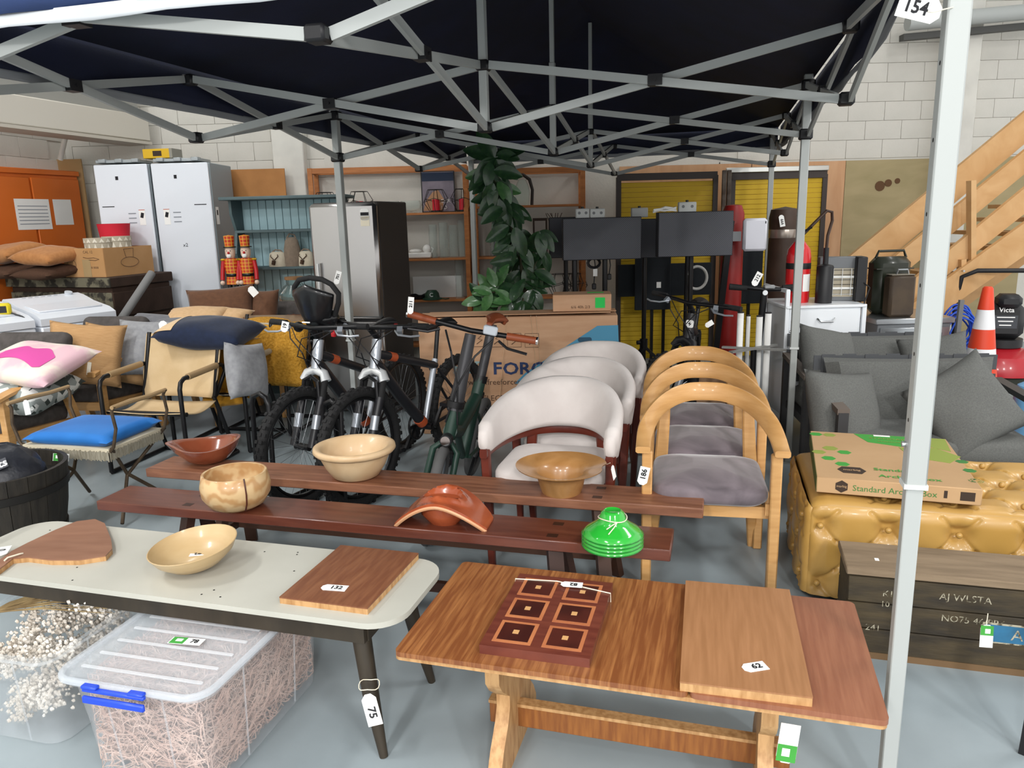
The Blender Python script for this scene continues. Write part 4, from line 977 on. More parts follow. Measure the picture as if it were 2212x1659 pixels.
# ---------------------------------------------------------------- left: seating
CANV = mat('cream_canvas', '#cdb48d', .85, c2='#c2a77e', sc1=6, bump=.06, bsc=160)
CANB = mat('mottled_brown_hide', '#57412f', .85, c2='#7d6a55', sc1=6, lo=.4, hi=.6)
SLEEV = mat('worn_canvas_sleeve', '#a08560', .9)
def director(label, loc, rz, m):
    t = T('canvas_armchair', label, 'chair', loc, rz, 'tube framed canvas armchairs')
    for s_ in (-1, 1):
        x = s_*.29
        G().tube([(x, -.24, 0.015), (x, -.24, .58), (x, -.225, .62), (x, -.19, .64), (x, .20, .655), (x, .24, .64), (x, .25, .60), (x*.93, .16, .46), (x*.93, .12, .44)], .0145, 10).o('side_tube', BLACKM, t)
        G().tube([(x, -.15, .643), (x, .16, .656)], .021, 12).o('arm_sleeve', SLEEV if m is CANV else m, t)
        G().tube([(x, -.24, .015), (x, .30, .015)], .0145, 10).o('floor_runner', BLACKM, t)
        G().tube([(x*.93, .30, .015), (x*.93, .13, .44), (x*.93, .26, .86)], .0145, 10).o('back_post', BLACKM, t)
    G().tube([(-.29, -.20, .41), (.29, -.20, .41)], .0145, 10).o('seat_bar', BLACKM, t); G().tube([(-.29, .30, .015), (.29, .30, .015)], .0145, 10).o('floor_bar', BLACKM, t)
    g = G(); g.grid(lambda u, v: (-.285+.57*u, -.22+.34*v, .425-.035*math.sin(math.pi*v)*1.0-.012*math.sin(math.pi*u)), 12, 10)
    o = g.o('seat_sling', m, t); md = o.modifiers.new('t', 'SOLIDIFY'); md.thickness = .006
    def bk(u, v):
        x = (-.29+.58*u)*(1-.12*max(0, .35-v)/.35); return (x, .125+.135*v-.03*math.sin(math.pi*u)*-1, .44+.41*v)
    g = G(); g.grid(bk, 14, 10); o = g.o('back_sling', m, t); md = o.modifiers.new('t', 'SOLIDIFY'); md.thickness = .008
    for s_ in (-1, 1): G().tube([(s_*.21, .118+.133*v+.02, .45+.40*v) for v in (0, .5, 1)], .002, 4).o('stitching', mat('brown_stitch', '#7a5f3f', .9), o)
    return t
director('cream canvas armchair on black tube frame beside the blue cushioned stool', (-2.29, 4.93, 0), -13, CANV)
director('cream canvas armchair on black tubes holding the grey cushion behind the bike rack', (-2.09, 5.44, 0), -11, mat('pale_canvas', '#b5a78f', .85))
director('black tube armchair slung with mottled brown hide behind the first mountain bike', (-1.91, 5.84, 0), -12, CANB)
GSEAT = mat('dark_grey_wool', '#55504e', .95, c2='#474341', sc1=20, bump=.08, bsc=150)
def easy(label, loc, rz):
    t = T('oak_easy_chair', label, 'chair', loc, rz, 'light oak easy chairs')
    for s_ in (-1, 1):
        x = s_*.31
        sweep([(x, -.42, .575), (x, -.30, .60), (x, -.05, .635), (x, .18, .675), (x, .34, .715)], [Vector((.033, 0, 0)), Vector((.036, 0, 0)), Vector((.036, 0, 0)), Vector((.033, 0, 0)), Vector((.026, 0, 0))], [Vector((0, .003, .016))]*5).o('arm', OAK, t)
        G().box((x, -.33, .29), (.04, .06, .58), bev=.005).o('leg', OAK, t)
        G().bar((x, .15, .64), (x, .36, 0), .035, .055, up=(0, 1, 0)).o('leg', OAK, t)
        G().bar((x*.9, -.33, .33), (x*.9, .25, .28), .03, .06).o('side_rail', OAK, t)
    G().box((0, -.33, .33), (.58, .03, .06)).o('seat_rail', OAK, t)
    G().cush(.55, .60, .11, .05, .02, Tr(0, -.04, .325) @ Rx(-5)).o('seat_cushion', GSEAT, t)
    G().cush(.54, .52, .10, .05, .02, Tr(0, .34, .62) @ Rx(70)).o('back_cushion', GSEAT, t)
    return t
easy('light oak easy chair at the left edge carrying the patterned and pink cushions', (-3.33, 4.86, 0), -8)
easy('light oak easy chair carrying the two beige striped cushions', (-3.17, 5.67, 0), -8)
easy('light oak easy chair behind the canvas armchair carrying the grey cushions', (-2.60, 6.30, 0), -10)
easy('light oak easy chair carrying the mustard cushions behind the mountain bike', (-2.13, 6.52, 0), -10)
# cushions
def fab(n, c, c2=None, s=30): return mat(n, c, .95, c2=c2 or c, sc1=s, bump=.06, bsc=200, sheen=.2)
BEI = mat('beige_corded', '#c29a6c', .95, c2='#b0875a', sc1=90, st=(.2, 4, 1), bump=.1, bsc=120)
def cuboid(px, py, Y): return dp(px, py, Y)
pat = mat('grey_triangle_print', '#c3c5c2', .9); nt = pat.node_tree
tc = nt.nodes.new('ShaderNodeTexCoord'); vo = nt.nodes.new('ShaderNodeTexVoronoi'); vo.inputs['Scale'].default_value = 22; cr_ = nt.nodes.new('ShaderNodeValToRGB')
cr_.color_ramp.interpolation = 'CONSTANT'; cr_.color_ramp.elements[0].color = C('#3d4542'); cr_.color_ramp.elements[1].position = .66; cr_.color_ramp.elements[1].color = C('#cdd0cd')
e_ = cr_.color_ramp.elements.new(.33); e_.color = C('#8a9290')
nt.links.new(tc.outputs['Object'], vo.inputs['Vector']); nt.links.new(vo.outputs['Color'], cr_.inputs[0]); nt.links.new(cr_.outputs[0], nt.nodes['Principled BSDF'].inputs['Base Color'])
cushion('grey and white diamond patterned cushion under the pink one on the left easy chair', dp(45, 845, 4.78), (.55, .50, .24), RM(8, 5, -8), pat, 5)
PNK = mat('tie_dyed_pink', '#dcb6bf', .95, c2='#e9dfd0', sc1=3.5, lo=.45, hi=.6, dist=.6, sheen=.2)
pk = cushion('cream and pink tie-dyed cushion with torn hem atop the patterned cushion', dp(72, 784, 4.82), (.60, .52, .16), RM(14, 6, -12), PNK, 6)
HOT = mat('hot_pink_patch', '#cf4f9c', .9)
pp = G.pillow_pt(.60, .52, .16, .09, 6, .08, .36)
def lips(u, v):
    x = -.62+1.24*u; lo_ = -.62+.24*abs(math.sin(3.3*u+.2)); hi_ = -.02+.34*math.sin(math.pi*u)**.5*(.75+.25*math.cos(4*math.pi*u+math.pi)); y = lo_+(hi_-lo_)*v
    q = pp((x+1)/2, (y+1)/2, 1); return (q[0], q[1], q[2]+.003)
g = G(); g.grid(lips, 30, 12); g.o('pink_patch', HOT, pk, ang=80)
lcu = cushion('beige corded cushion with cream lettering leaning on the easy chair', dp(185, 765, 5.35), (.50, .48, .17), RM(62, 8, 18), BEI, 7)
cushion('beige corded cushion with a square motif behind its lettered twin', dp(250, 765, 5.62), (.48, .46, .16), RM(62, 10, 14), BEI, 8)
GRY = fab('slate_grey_cloth', '#75767c', '#6c6d73'); GRL = fab('silver_grey_cloth', '#9b9c9f', '#8d8e92')
cushion('pale grey cushion wearing tag 43 propped behind the canvas armchair', dp(335, 752, 5.65), (.56, .46, .18), RM(58, 4, 8), GRL, 9)
cushion('dark grey cushion lying behind the pale grey one by the washing machines', dp(330, 716, 6.05), (.56, .46, .14), RM(24, 6, -10), GRY, 10)
cushion('slate cushion wedged between the pale grey and navy cushions', dp(385, 716, 5.95), (.46, .40, .13), RM(20, 0, 6), GRY, 11)
NVY = fab('navy_cotton', '#1c2740', '#182238'); CRM = fab('cream_cotton', '#d9bb93', '#d2b38a')
nv = cushion('navy cushion with a cream corner lying on top of the heap', dp(455, 718, 5.25), (.62, .46, .20), RM(6, 4, -8), NVY, 12)
g = G(); g.grid(lambda u, v: (-.31+.14*u*(1-.4*v), -.20+.38*v, .1*max(0, (1-((-.31+.14*u*(1-.4*v))/.31)**2)*(1-((-.20+.38*v)/.23)**2))**.36+.004), 8, 10); g.o('cream_corner', CRM, nv)
CRC = fab('apricot_linen', '#d9b488', '#cfa97c')
cushion('apricot linen cushion lying behind the navy one', dp(420, 692, 6.2), (.50, .44, .15), RM(18, 0, 4), CRC, 13)
cushion('second apricot linen cushion peeking out beside the mustard ones', dp(478, 695, 6.28), (.42, .40, .14), RM(20, 0, -10), CRC, 14)
BRC = fab('chocolate_twill', '#6b4a35', '#604230')
cushion('large chocolate brown cushion standing beneath the toy soldiers', dp(478, 674, 6.55), (.58, .44, .16), RM(74, -4, 2), BRC, 15)
cushion('smaller chocolate brown cushion leaning at the right of the large one', dp(563, 676, 6.62), (.34, .42, .16), RM(74, 0, -18), BRC, 16)
MUS = fab('mustard_velvet', '#c78f2c', '#b9821f'); TED = mat('mustard_teddy_fleece', '#cf9a3a', 1, c2='#b37f22', sc1=60, bump=.8, bsc=70)
cushion('smooth mustard cushion wedged behind the canvas armchair back', dp(492, 785, 5.36), (.44, .44, .16), RM(70, 8, -12), MUS, 17)
cushion('fluffy mustard teddy fleece cushion standing behind the mountain bike bars', dp(590, 765, 5.62), (.56, .52, .18), RM(72, 0, -6), TED, 18)
cushion('small mustard cushion low beside the canvas armchair', dp(482, 850, 5.3), (.30, .24, .12), RM(30, 0, 20), MUS, 19)
cushion('mustard fleece cushion lying flat under the brown fur', dp(570, 712, 6.05), (.50, .44, .16), RM(14, 0, -6), TED, 20)
cushion('silvery grey cushion tipped against the arm of the second canvas armchair', dp(533, 800, 5.06), (.36, .38, .15), RM(80, 10, 66), GRL, 21)
FUR = mat('brown_fur', '#70452c', 1, c2='#5a3520', sc1=40, bump=1, bsc=60)
g = G(); rnd = random.Random(4); g.grid(lambda u, v: (-.32+.64*u, -.15+.3*v, .04*math.sin(math.pi*v)+.02*math.sin(u*9)+rnd.uniform(-.008, .008)), 30, 12)
o = g.o('fur_throw', FUR, None, dp(570, 698, 6.3), RM(10, 0, -6)); md = o.modifiers.new('t', 'SOLIDIFY'); md.thickness = .04; tag(o, 'brown fur throw spread over the mustard cushions', 'throw')
price_tag('43', face(dp(353, 708, 5.42), (.1, -1, .3), roll=-82), 'white tag reading 43 on the pale grey cushion', .10, .055)
price_tag(None, face(dp(546, 629, 6.4), (0, -1, .3), roll=-50), 'blank white tag between the brown cushions and toy soldiers', .09, .06)
FELT = mat('cream_felt', '#e3dccb', .9)
text('L', .13, FELT, lcu, Tr(.06, -.13, .076), bold=.006); text('-', .16, FELT, lcu, Tr(-.08, -.08, .078), bold=.006)
# ---------------------------------------------------------------- folding stool with blue cushion
RUST = mat('rusty_iron', '#5a4b3a', .6, .4, c2='#45382b', sc1=20)
stl = T('folding_stool', 'folding iron stool with fringed seat and curved arms beside the barrel', 'stool', (-2.34, 4.12, 0), -14)
for s_ in (-1, 1):
    x = s_*.30
    G().tube([(x*.95, -.20, .02), (x*.6, .0, .22), (x*.95, .22, .44)], .010, 8).o('cross_leg', RUST, stl); G().tube([(x*.95, .20, .02), (x*.6, .0, .23), (x*.95, -.20, .44)], .010, 8).o('cross_leg', RUST, stl)
    for y in (-.20, .20): G().tube([(x*.85, y, .40), (x, y, .45), (x*1.1, y, .55), (x*1.06, y, .64), (x*1.12, y, .67)], .009, 8).o('arm_iron', RUST, stl)
    G().tube([(x*1.1, -.21, .665), (x*1.1, -.07, .668), (x*1.1, .07, .662), (x*1.1, .21, .667)], [.011, .014, .012, .011], 8).o('arm_roll', SLEEV, stl)
G().box((0, 0, .43), (.55, .42, .02)).o('seat', mat('cream_webbing', '#c9bfa8', .9), stl)
FRN = mat('silver_fringe', '#a39d8d', .9, c2='#857e6c', sc1=140, st=(1, 1, .1))
g = G(); rnd = random.Random(9)
for k in range(70):
    x = -.27+.54*k/69; g.box((x, -.213, .40), (.006, .003, .05+rnd.uniform(-.01, .01)))
for k in range(54):
    y = -.205+.41*k/53; g.box((.278, y, .40), (.003, .006, .05+rnd.uniform(-.01, .01)))
g.o('fringe', FRN, stl)['kind'] = 'stuff'
cushion('bright blue velvet cushion on the folding stool', (-2.335, 4.12, .475), (.54, .44, .085), RM(1, 0, -14), mat('bright_blue_velvet', '#1767b4', .75, c2='#2277c6', sc1=4, lo=.4, hi=.8, sheen=.1), 22, wob=.0, sq=.18)
price_tag(None, face(dp(58, 880, 4.0), (-.3, -1, .1), roll=-80), 'white tag hanging from the arm of the folding stool', .08, .04)
# ---------------------------------------------------------------- barrel
BRL = mat('weathered_barrel_stave', '#2f2a23', .6, c2='#221e19', sc1=8, st=(4, 4, .6), bump=.1, bsc=30)
ba = T('half_barrel', 'dark weathered half barrel with a bag inside at the left edge', 'barrel', (-2.57, 3.62, 0), 0)
nS = 22
for k in range(nS):
    a0, a1 = 2*math.pi*(k+.015)/nS, 2*math.pi*(k+.985)/nS
    vs = []
    for z, r in ((0, .25), (.21, .29), (.43, .315)):
        for rr in (r, r-.02):
            for a in (a0, (a0+a1)/2, a1): vs.append((rr*math.cos(a), rr*math.sin(a), z))
    fs = []
    for l in range(2):
        b = l*6
        fs += [(b, b+1, b+7, b+6), (b+1, b+2, b+8, b+7), (b+4, b+3, b+9, b+10), (b+5, b+4, b+10, b+11), (b+3, b, b+6, b+9), (b+2, b+5, b+11, b+8)]
    fs += [(0, 3, 4, 1), (1, 4, 5, 2), (12, 13, 16, 15), (13, 14, 17, 16)]
    G().add(vs, fs).o('stave', BRL, ba)
for z, r in ((.09, .270), (.33, .3055)): G().lathe([(r, z-.02), (r+.004, z-.018), (r+.008, z+.02), (r+.004, z+.021)], 44).o('hoop', mat('dark_hoop', '#2a2826', .5, .5), ba)
G().lathe([(.0, .02), (.25, .02)], 30).o('base', BRL, ba)
bg = T('printed_bag', 'black printed plastic sack slumped inside the half barrel', 'bag', (-2.52, 3.56, .10), 0)
g = G(); g.blob((0, 0, .26), .22, 20, 3, .07, (1, .85, .95)); g.o('sack', mat('black_poly_sack', '#23252c', .4, bump=.5, bsc=12), bg, ang=80)
Mtx = Tr(.03, -.10, .33) @ Rz(10) @ Rx(52) @ Rz(24)
G().box((0, 0, .075), (.22, .05, .004), M=Mtx).o('white_band', mat('grey_band', '#3b3d44', .6), bg)
text('own racts', .055, PAPER, bg, Mtx @ Tr(0, 0, .078), bold=.001)
price_tag('101', face(dp(132, 988, 3.86), (0, -1, .3), roll=-4), 'green and white sticker reading 101 inside the far rim of the barrel', .085, .04, True, name='sticker', cut=False)
# ---------------------------------------------------------------- washing machines
WASH = mat('white_washer_enamel', '#dfe4ec', .3, coat=.3)
def washer(label, loc, rz):
    t = T('washing_machine', label, 'washing machine', loc, rz, 'white top loading washing machines')
    G().box((0, 0, .42), (.60, .60, .84), bev=.012).o('body', WASH, t)
    prof = [(-.30, .845), (-.30, .90), (-.22, .935), (.0, .975), (.15, 1.02), (.24, 1.035), (.29, 1.0), (.30, .93), (.30, .845)]
    M = Tr(-.298, 0, 0) @ Matrix(((0, 0, 1, 0), (1, 0, 0, 0), (0, 1, 0, 0), (0, 0, 0, 1)))
    G().prism(prof, 0, .596, M).o('top_hood', WASH, t, ang=28)
    G().bar((0, -.20, .945), (0, .02, .983), .50, .012, bev=.004).o('lid', WASH, t)
    for k in range(6): G().box((-.16+k*.05, .20, 1.032), (.03, .006, .002), M=Tr(0, 0, 0)).o('control_print', mat('grey_print', '#8d939c', .6), t)
    G().cyl((.20, .21, 1.02), (.20, .20, 1.05), .03, 16).o('dial', mat('grey_dial', '#c5cad1', .4), t)
    return t
wd = Vector((.54, .84, 0)); wE = Vector((-3.26, 6.32, 0)); wn = Vector((-.84, .54, 0))
w2 = wE-wd*.30+wn*.30; w1 = w2-wd*.64
washer('white top loading washing machine nearest the brown chest', w2, 57.3); washer('white top loading washing machine at the left edge with a tape measure on it', w1, 57.3)
p = dp(6, 668, 5.75); tm_ = T('tape_measure', 'yellow and black tape measure on the left washing machine', 'tape measure', p, 20)
G().box((0, 0, .0), (.11, .06, .09), bev=.015).o('case', mat('yellow_case', '#d8c31e', .5), tm_); G().box((0, -.031, 0), (.06, .004, .05)).o('grip_pad', BLACK, tm_); G().tube([(.05, -.01, -.03), (.12, -.02, -.06), (.19, -.03, -.12)], .006, 6).o('strap', BLACK, tm_)
# ---------------------------------------------------------------- chest with cushions and carton
CHB = mat('brown_quilted_cover', '#3c2a20', .9, c2='#322219', sc1=9, bump=.15, bsc=60)
CHF = mat('flaking_camouflage_paint', '#6f6a58', .8, c2='#2f2b24', sc1=11, lo=.45, hi=.55, detail=6, bump=.2, bsc=20)
ch = T('storage_chest', 'large brown quilted chest with flaking front rail behind the washing machines', 'chest', (0, 0, 0), -20)
cC = Vector((-3.60, 6.95, 0)); ca, cb = Vector((.94, -.342, 0)), Vector((.342, .94, 0))
CHW, CHD, CHZ = 1.28, .74, 1.13
ch.location = cC-ca*CHW/2+cb*CHD/2
G().box((0, 0, .52), (CHW-.03, CHD-.03, 1.04), bev=.01).o('body', CHB, ch)
for k in range(4): 
    G().box((CHW/2-.01, 0, .16+k*.24), (.02, CHD-.02, .225), bev=.008).o('side_panel', CHB, ch); G().box((0, -CHD/2+.01, .16+k*.24), (CHW-.02, .02, .225), bev=.008).o('front_panel', CHF, ch)
G().box((0, 0, CHZ-.045), (CHW+.02, CHD+.02, .09), bev=.008).o('lid', CHB, ch)
G().box((0, -CHD/2-.012, CHZ-.045), (CHW+.02, .012, .085)).o('lid_rail', CHF, ch)
RUS = fab('rust_orange_cloth', '#b37c4b', '#a87142'); BRD = mat('brown_corduroy', '#54392c', .95, c2='#46301f', sc1=90, st=(3, .3, 1), bump=.1, bsc=100)
def onch(u, v, z): return ch.location+ca*u+cb*v+Vector((0, 0, z))
cushion('rust orange cushion at the left end on top of the chest', dp(24, 546, 7.25), (.46, .44, .17), RM(10, -4, -22), RUS, 23)
cushion('rust orange cushion beside the carton on top of the chest', dp(104, 552, 7.05), (.46, .44, .16), RM(8, 4, -16), RUS, 24)
cushion('brown corduroy cushion under the left rust cushion on the chest', dp(24, 585, 7.2), (.46, .44, .12), RM(6, 0, -22), BRD, 25)
cushion('brown corduroy cushion under the rust cushion nearest the carton', dp(106, 587, 7.05), (.46, .44, .12), RM(6, 0, -18), BRD, 26)
cx = T('open_carton', 'open brown carton with printed drawings on the chest, wearing tag 50', 'carton', Vector((-3.79, 7.36, CHZ+.002)), -17)
KR2 = mat('plain_cardboard', '#bd9163', .85, c2='#b38757', sc1=4)
W_, D_, H_ = .46, .60, .26
for (x, y, sx_, sy_) in ((0, -D_/2, W_, .006), (0, D_/2, W_, .006), (-W_/2, 0, .006, D_), (W_/2, 0, .006, D_)): G().box((x, y, H_/2), (sx_, sy_, H_)).o('side', KR2, cx)
G().box((0, 0, .004), (W_, D_, .006)).o('bottom', KR2, cx)
pf = lambda x, z: FRONT @ Tr(x, z, D_/2+.004)
G().tube([(-.14+.05*math.cos(a), -D_/2-.0045, .11+.05*math.sin(a)) for a in [k*math.pi/12 for k in range(24)]], .002, 4, True).o('round_mark', BRP, cx)
text('25', .035, BRP, cx, pf(-.14, .125)); text('M', .03, BRP, cx, pf(-.14, .09)); text('CAL 12', .035, BRP, cx, pf(.06, .225)); text('4008 8008', .028, BRP, cx, pf(.10, .085))
text('FRAGILE', .022, BRP, cx, pf(-.17, .24)); G().tube([(.0, -D_/2-.0045, .18), (.05, -D_/2-.0045, .17), (.12, -D_/2-.0045, .175), (.18, -D_/2-.0045, .16), (.14, -D_/2-.0045, .15), (.06, -D_/2-.0045, .155)], .0025, 4).o('print_line', BRP, cx)
xs = W_/2+.0045
G().tube([(xs, .0+.11*math.cos(a), .12+.045*math.sin(a)) for a in [k*math.pi/12 for k in range(24)]], .0025, 4, True).tube([(xs, -.04, .165), (xs, -.06, .24), (xs, .06, .245), (xs, .05, .165)], .0025, 4).o('animal_sketch', BRP, cx)
G().box((.03, -D_/2-.0045, .08), (.09, .001, .16)).o('tape', mat('beige_tape', '#a98f68', .3), cx)
price_tag('50', face(dp(186, 543, 7.07), (-.29, -.956, 0), roll=4), 'green and white tag reading 50 on the open carton', .09, .042, True, cut=False, name='sticker')
rb = T('red_bucket', 'red tapered bucket standing inside the open carton', 'bucket', dp(250, 522, 7.5)+Vector((0, 0, -.10)))
G().lathe([(0, 0), (.11, 0), (.145, .27), (.148, .27), (.138, .268), (.105, .012), (0, .012)], 28).o('bucket', mat('red_felt', '#c81f34', .8), rb)
for i, (px, py) in enumerate(((213, 515), (238, 512))):
    t = T('round_box', ('left' if i == 0 else 'right')+' round box with cream tooth pattern in the open carton', 'box', dp(px, py+6, 7.30)+Vector((0, .12*i, -.12)))
    GC = mat('stone_paper', '#b7ae9b', .9); CM = mat('cream_paper', '#e8e2d2', .9)
    G().lathe([(0, 0), (.125, 0), (.125, .11), (0, .11)], 28).o('drum', GC, t); l_ = G().lathe([(.129, .105), (.129, .15), (0, .152)], 28).o('lid', GC, t)
    g = G()
    for k in range(14):
        a = 2*math.pi*k/14
        for zb, zt, r in ((.03, .10, .1262), (.11, .145, .1302)):
            g.add([(r*math.cos(a-.17), r*math.sin(a-.17), zb), (r*math.cos(a+.17), r*math.sin(a+.17), zb), ((r+.0005)*math.cos(a), (r+.0005)*math.sin(a), zt)], [(0, 1, 2)])
    g.o('tooth_print', CM, t)['kind'] = 'stuff'
gt = T('grey_tube', 'grey foam covered tube leaning against the brown chest', 'tube', (0, 0, 0))
G().tube([dp(252, 705, 6.55), dp(328, 590, 7.05)], .035, 14).o('tube', fab('grey_foam', '#7d7d7d'), gt)
# ---------------------------------------------------------------- tall white fridges
FY = 7.78
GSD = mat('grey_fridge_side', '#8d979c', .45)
def tall(label, pxl, pxr, i):
    a, b = dp(pxl, 352, FY), dp(pxr, 352, FY); w_ = b.x-a.x; h = 2.20
    t = T('tall_fridge', label, 'fridge', ((a.x+b.x)/2, FY, 0), 0, 'tall white built-in fridges')
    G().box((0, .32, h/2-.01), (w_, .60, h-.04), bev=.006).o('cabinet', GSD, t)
    G().box((0, 0, h/2), (w_-.015, .04, h-.06), bev=.01).o('door', WASH, t)
    G().box((-w_*.05, .15, h), (w_*.8, .3, .03), bev=.004).o('top_rail', mat('galvanised_bracket', '#9da3a6', .4, .5), t)
    for k in range(3): G().box((-w_*.32+k*w_*.3, .02, h+.005), (.07, .08, .035), bev=.004).o('hinge', mat('galvanised_bracket', '#9da3a6', .4, .5), t)
    sg = 1 if i == 0 else -1
    G().box((sg*w_*.30, -.0215, 1.66), (.06, .001, .15)).o('care_sticker', PAPER, t); G().box((sg*w_*.30, -.0222, 1.68), (.03, .001, .05), Ry(15)).o('hand_symbol', INK, t)
    G().box((sg*w_*.30, -.0222, 1.732), (.06, .001, .006)).o('orange_line', ORP, t)
    for k in range(3): G().box((sg*w_*.12, -.0215, 1.70-k*.045), (.075, .001, .010)).o('print_line', mat('grey_print', '#8d939c', .6), t)
    G().box((-sg*w_*.30, -.0215, 1.77), (.12, .001, .008)).o('print_line', INK, t)
    G().box((-w_*.08, -.0215, 2.04), (.028, .001, .035)).o('print_line', INK, t)
    if i: G().box((w_/2+.001, .10, 1.66), (.001, .075, .17)).o('care_sticker', PAPER, t); G().box((w_/2+.002, .10, 1.69), (.001, .03, .05)).o('hand_symbol', INK, t)
    return t
tall('left of two tall white built-in fridges beside the orange cupboard', 200, 319, 0)
tf = tall('right of two tall white built-in fridges beside the teal dresser', 324, 450, 1)
text('x2', .05, INK, tf, FRONT @ Tr(-.02, 1.38, .022))
yb = T('yellow_box', 'small yellow box lying on top of the right tall fridge', 'box', Vector((dp(350, 327, 8.0).x, 8.0, 2.225)), -5)
G().box((0, 0, .05), (.30, .2, .09), bev=.004).o('box', mat('yellow_card', '#d7ac20', .6), yb); G().box((-.0, -.101, .05), (.09, .001, .05)).o('label', BRN, yb); G().box((.14, 0, .05), (.03, .202, .092)).o('end_panel', mat('grey_card', '#8d8a80', .7), yb)
md_ = T('mdf_sheet', 'brown mdf sheet leaning on the wall behind the tall fridges', 'board', dp(552, 428, 8.45).xy.to_3d(), 0)
G().box((-.05, 0, 1.07), (.75, .02, 2.14), Rx(-2)).o('sheet', mat('brown_mdf', '#b07a45', .75, c2='#a26e3c', sc1=5), md_)
# orange cupboard
ORC = mat('orange_steel', '#d9702b', .45, c2='#d1681f', sc1=2)
oc = T('steel_cupboard', 'orange two-door steel cupboard with two papers taped on it', 'cupboard', (0, 0, 0))
oA, oB = Vector((-4.62, 8.55, 0)), Vector((-4.93, 7.30, 0)); od = (oA-oB).normalized(); oc.location = (oA+oB)/2; oc.rotation_euler = (0, 0, math.atan2(od.y, od.x))
OWD = (oA-oB).length; OZ = 2.17
G().box((0, .20, OZ/2), (OWD, .38, OZ), bev=.006).o('carcass', ORC, oc)
for s_ in (-1, 1): G().box((s_*OWD/4, -.002, OZ/2-.02), (OWD/2-.03, .02, OZ-.14), bev=.004).o('door', ORC, oc)
G().box((0, -.005, OZ-.03), (OWD, .03, .05), bev=.004).o('cornice', ORC, oc)
G().box((-.02, -.0135, 1.72), (.42, .001, .30)).o('notice_sheet', PAPER, oc); G().box((.36, -.0135, 1.74), (.24, .001, .26)).o('notice_sheet', PAPER, oc)
for k in range(6): G().box((-.02, -.0145, 1.80-k*.035), (.36, .0006, .008)).o('print_line', mat('grey_print', '#8d939c', .6), oc)
cd = T('cardboard_sheet', 'brown cardboard sheet standing behind the orange cupboard', 'board', dp(140, 350, 8.6).xy.to_3d(), 0)
G().box((0, 0, 1.15), (.36, .02, 2.3)).o('sheet', mat('tan_card', '#a98a5f', .85), cd)
# ---------------------------------------------------------------- teal dresser
TEA = mat('teal_grey_paint', '#55686b', .6, c2='#4c5e61', sc1=5); TBL = mat('pale_blue_board', '#b5d6dd', .6, c2='#accfd7', sc1=4)
HY = 7.25
hx0, hx1 = -2.60, -1.50; hm = (hx0+hx1)/2
hu = T('painted_dresser', 'teal painted dresser with pale blue boarded back behind the steel fridge', 'dresser', (hm, HY, 0), 0)
hw = hx1-hx0
for s_ in (-1, 1):
    sd = [(-.0, 1.79), (.30, 1.79), (.30, .80), (0.05, .80), (.03, 1.0), (.08, 1.15), (.10, 1.16), (.03, 1.30), (.10, 1.50), (.0, 1.66)]
    M = Tr(s_*(hw/2-.04)-.012, -.0, 0) @ Matrix(((0, 0, 1, 0), (1, 0, 0, 0), (0, 1, 0, 0), (0, 0, 0, 1)))
    G().prism(sd, 0, .024, M).o('side_panel', TEA, hu)
G().box((0, .12, 1.80), (hw+.06, .42, .03), bev=.006).o('cornice', TEA, hu)
for z in (1.50, 1.155): G().box((0, .17, z), (hw-.1, .26, .025), bev=.003).o('shelf', TEA, hu)
nb = 13; bw_ = (hw-.10)/nb
plk = G().box((0, 0, 0), (bw_-.004, .012, .98), bev=.003).me('back_plank', TBL)
for k in range(nb): mk('back_plank', plk, hu, (-hw/2+.05+bw_*(k+.5), .30, 1.30))
G().box((0, .309, 1.30), (hw-.1, .006, .98)).o('back_sheet', TEA, hu)
G().box((0, .02, .79), (hw+.06, .62, .035), bev=.006).o('worktop', mat('orange_pine_top', '#b9783f', .45, c2='#a86a34', sc1=5, st=(.6, 5, 5)), hu)
G().box((0, .05, .385), (hw, .52, .77)).o('base_cabinet', TEA, hu)
for s_ in (-1, 1): G().box((s_*hw/4, -.215, .40), (hw/2-.04, .02, .62), bev=.006).o('door', TEA, hu)
# toy soldiers
SCAR = mat('scarlet_paint', '#c01f26', .35); BLKP = mat('black_gloss', '#151515', .25); FLE = mat('toy_face_paint', '#e9cdb8', .5)
tart = mat('tartan_paint', '#c9381f', .4)
tn = tart.node_tree; tc = tn.nodes.new('ShaderNodeTexCoord'); bk_ = tn.nodes.new('ShaderNodeTexBrick'); bk_.offset = 0; bk_.inputs['Scale'].default_value = 1
bk_.inputs['Brick Width'].default_value = .03; bk_.inputs['Row Height'].default_value = .03; bk_.inputs['Mortar Size'].default_value = .0025
bk_.inputs['Color1'].default_value = C('#c23a20'); bk_.inputs['Color2'].default_value = C('#d4531f'); bk_.inputs['Mortar'].default_value = C('#e9b53a')
mp = tn.nodes.new('ShaderNodeMapping'); mp.inputs['Rotation'].default_value = (R_(90), 0, 0); tn.links.new(tc.outputs['Object'], mp.inputs[0]); tn.links.new(mp.outputs[0], bk_.inputs['Vector']); tn.links.new(bk_.outputs['Color'], tn.nodes['Principled BSDF'].inputs['Base Color'])
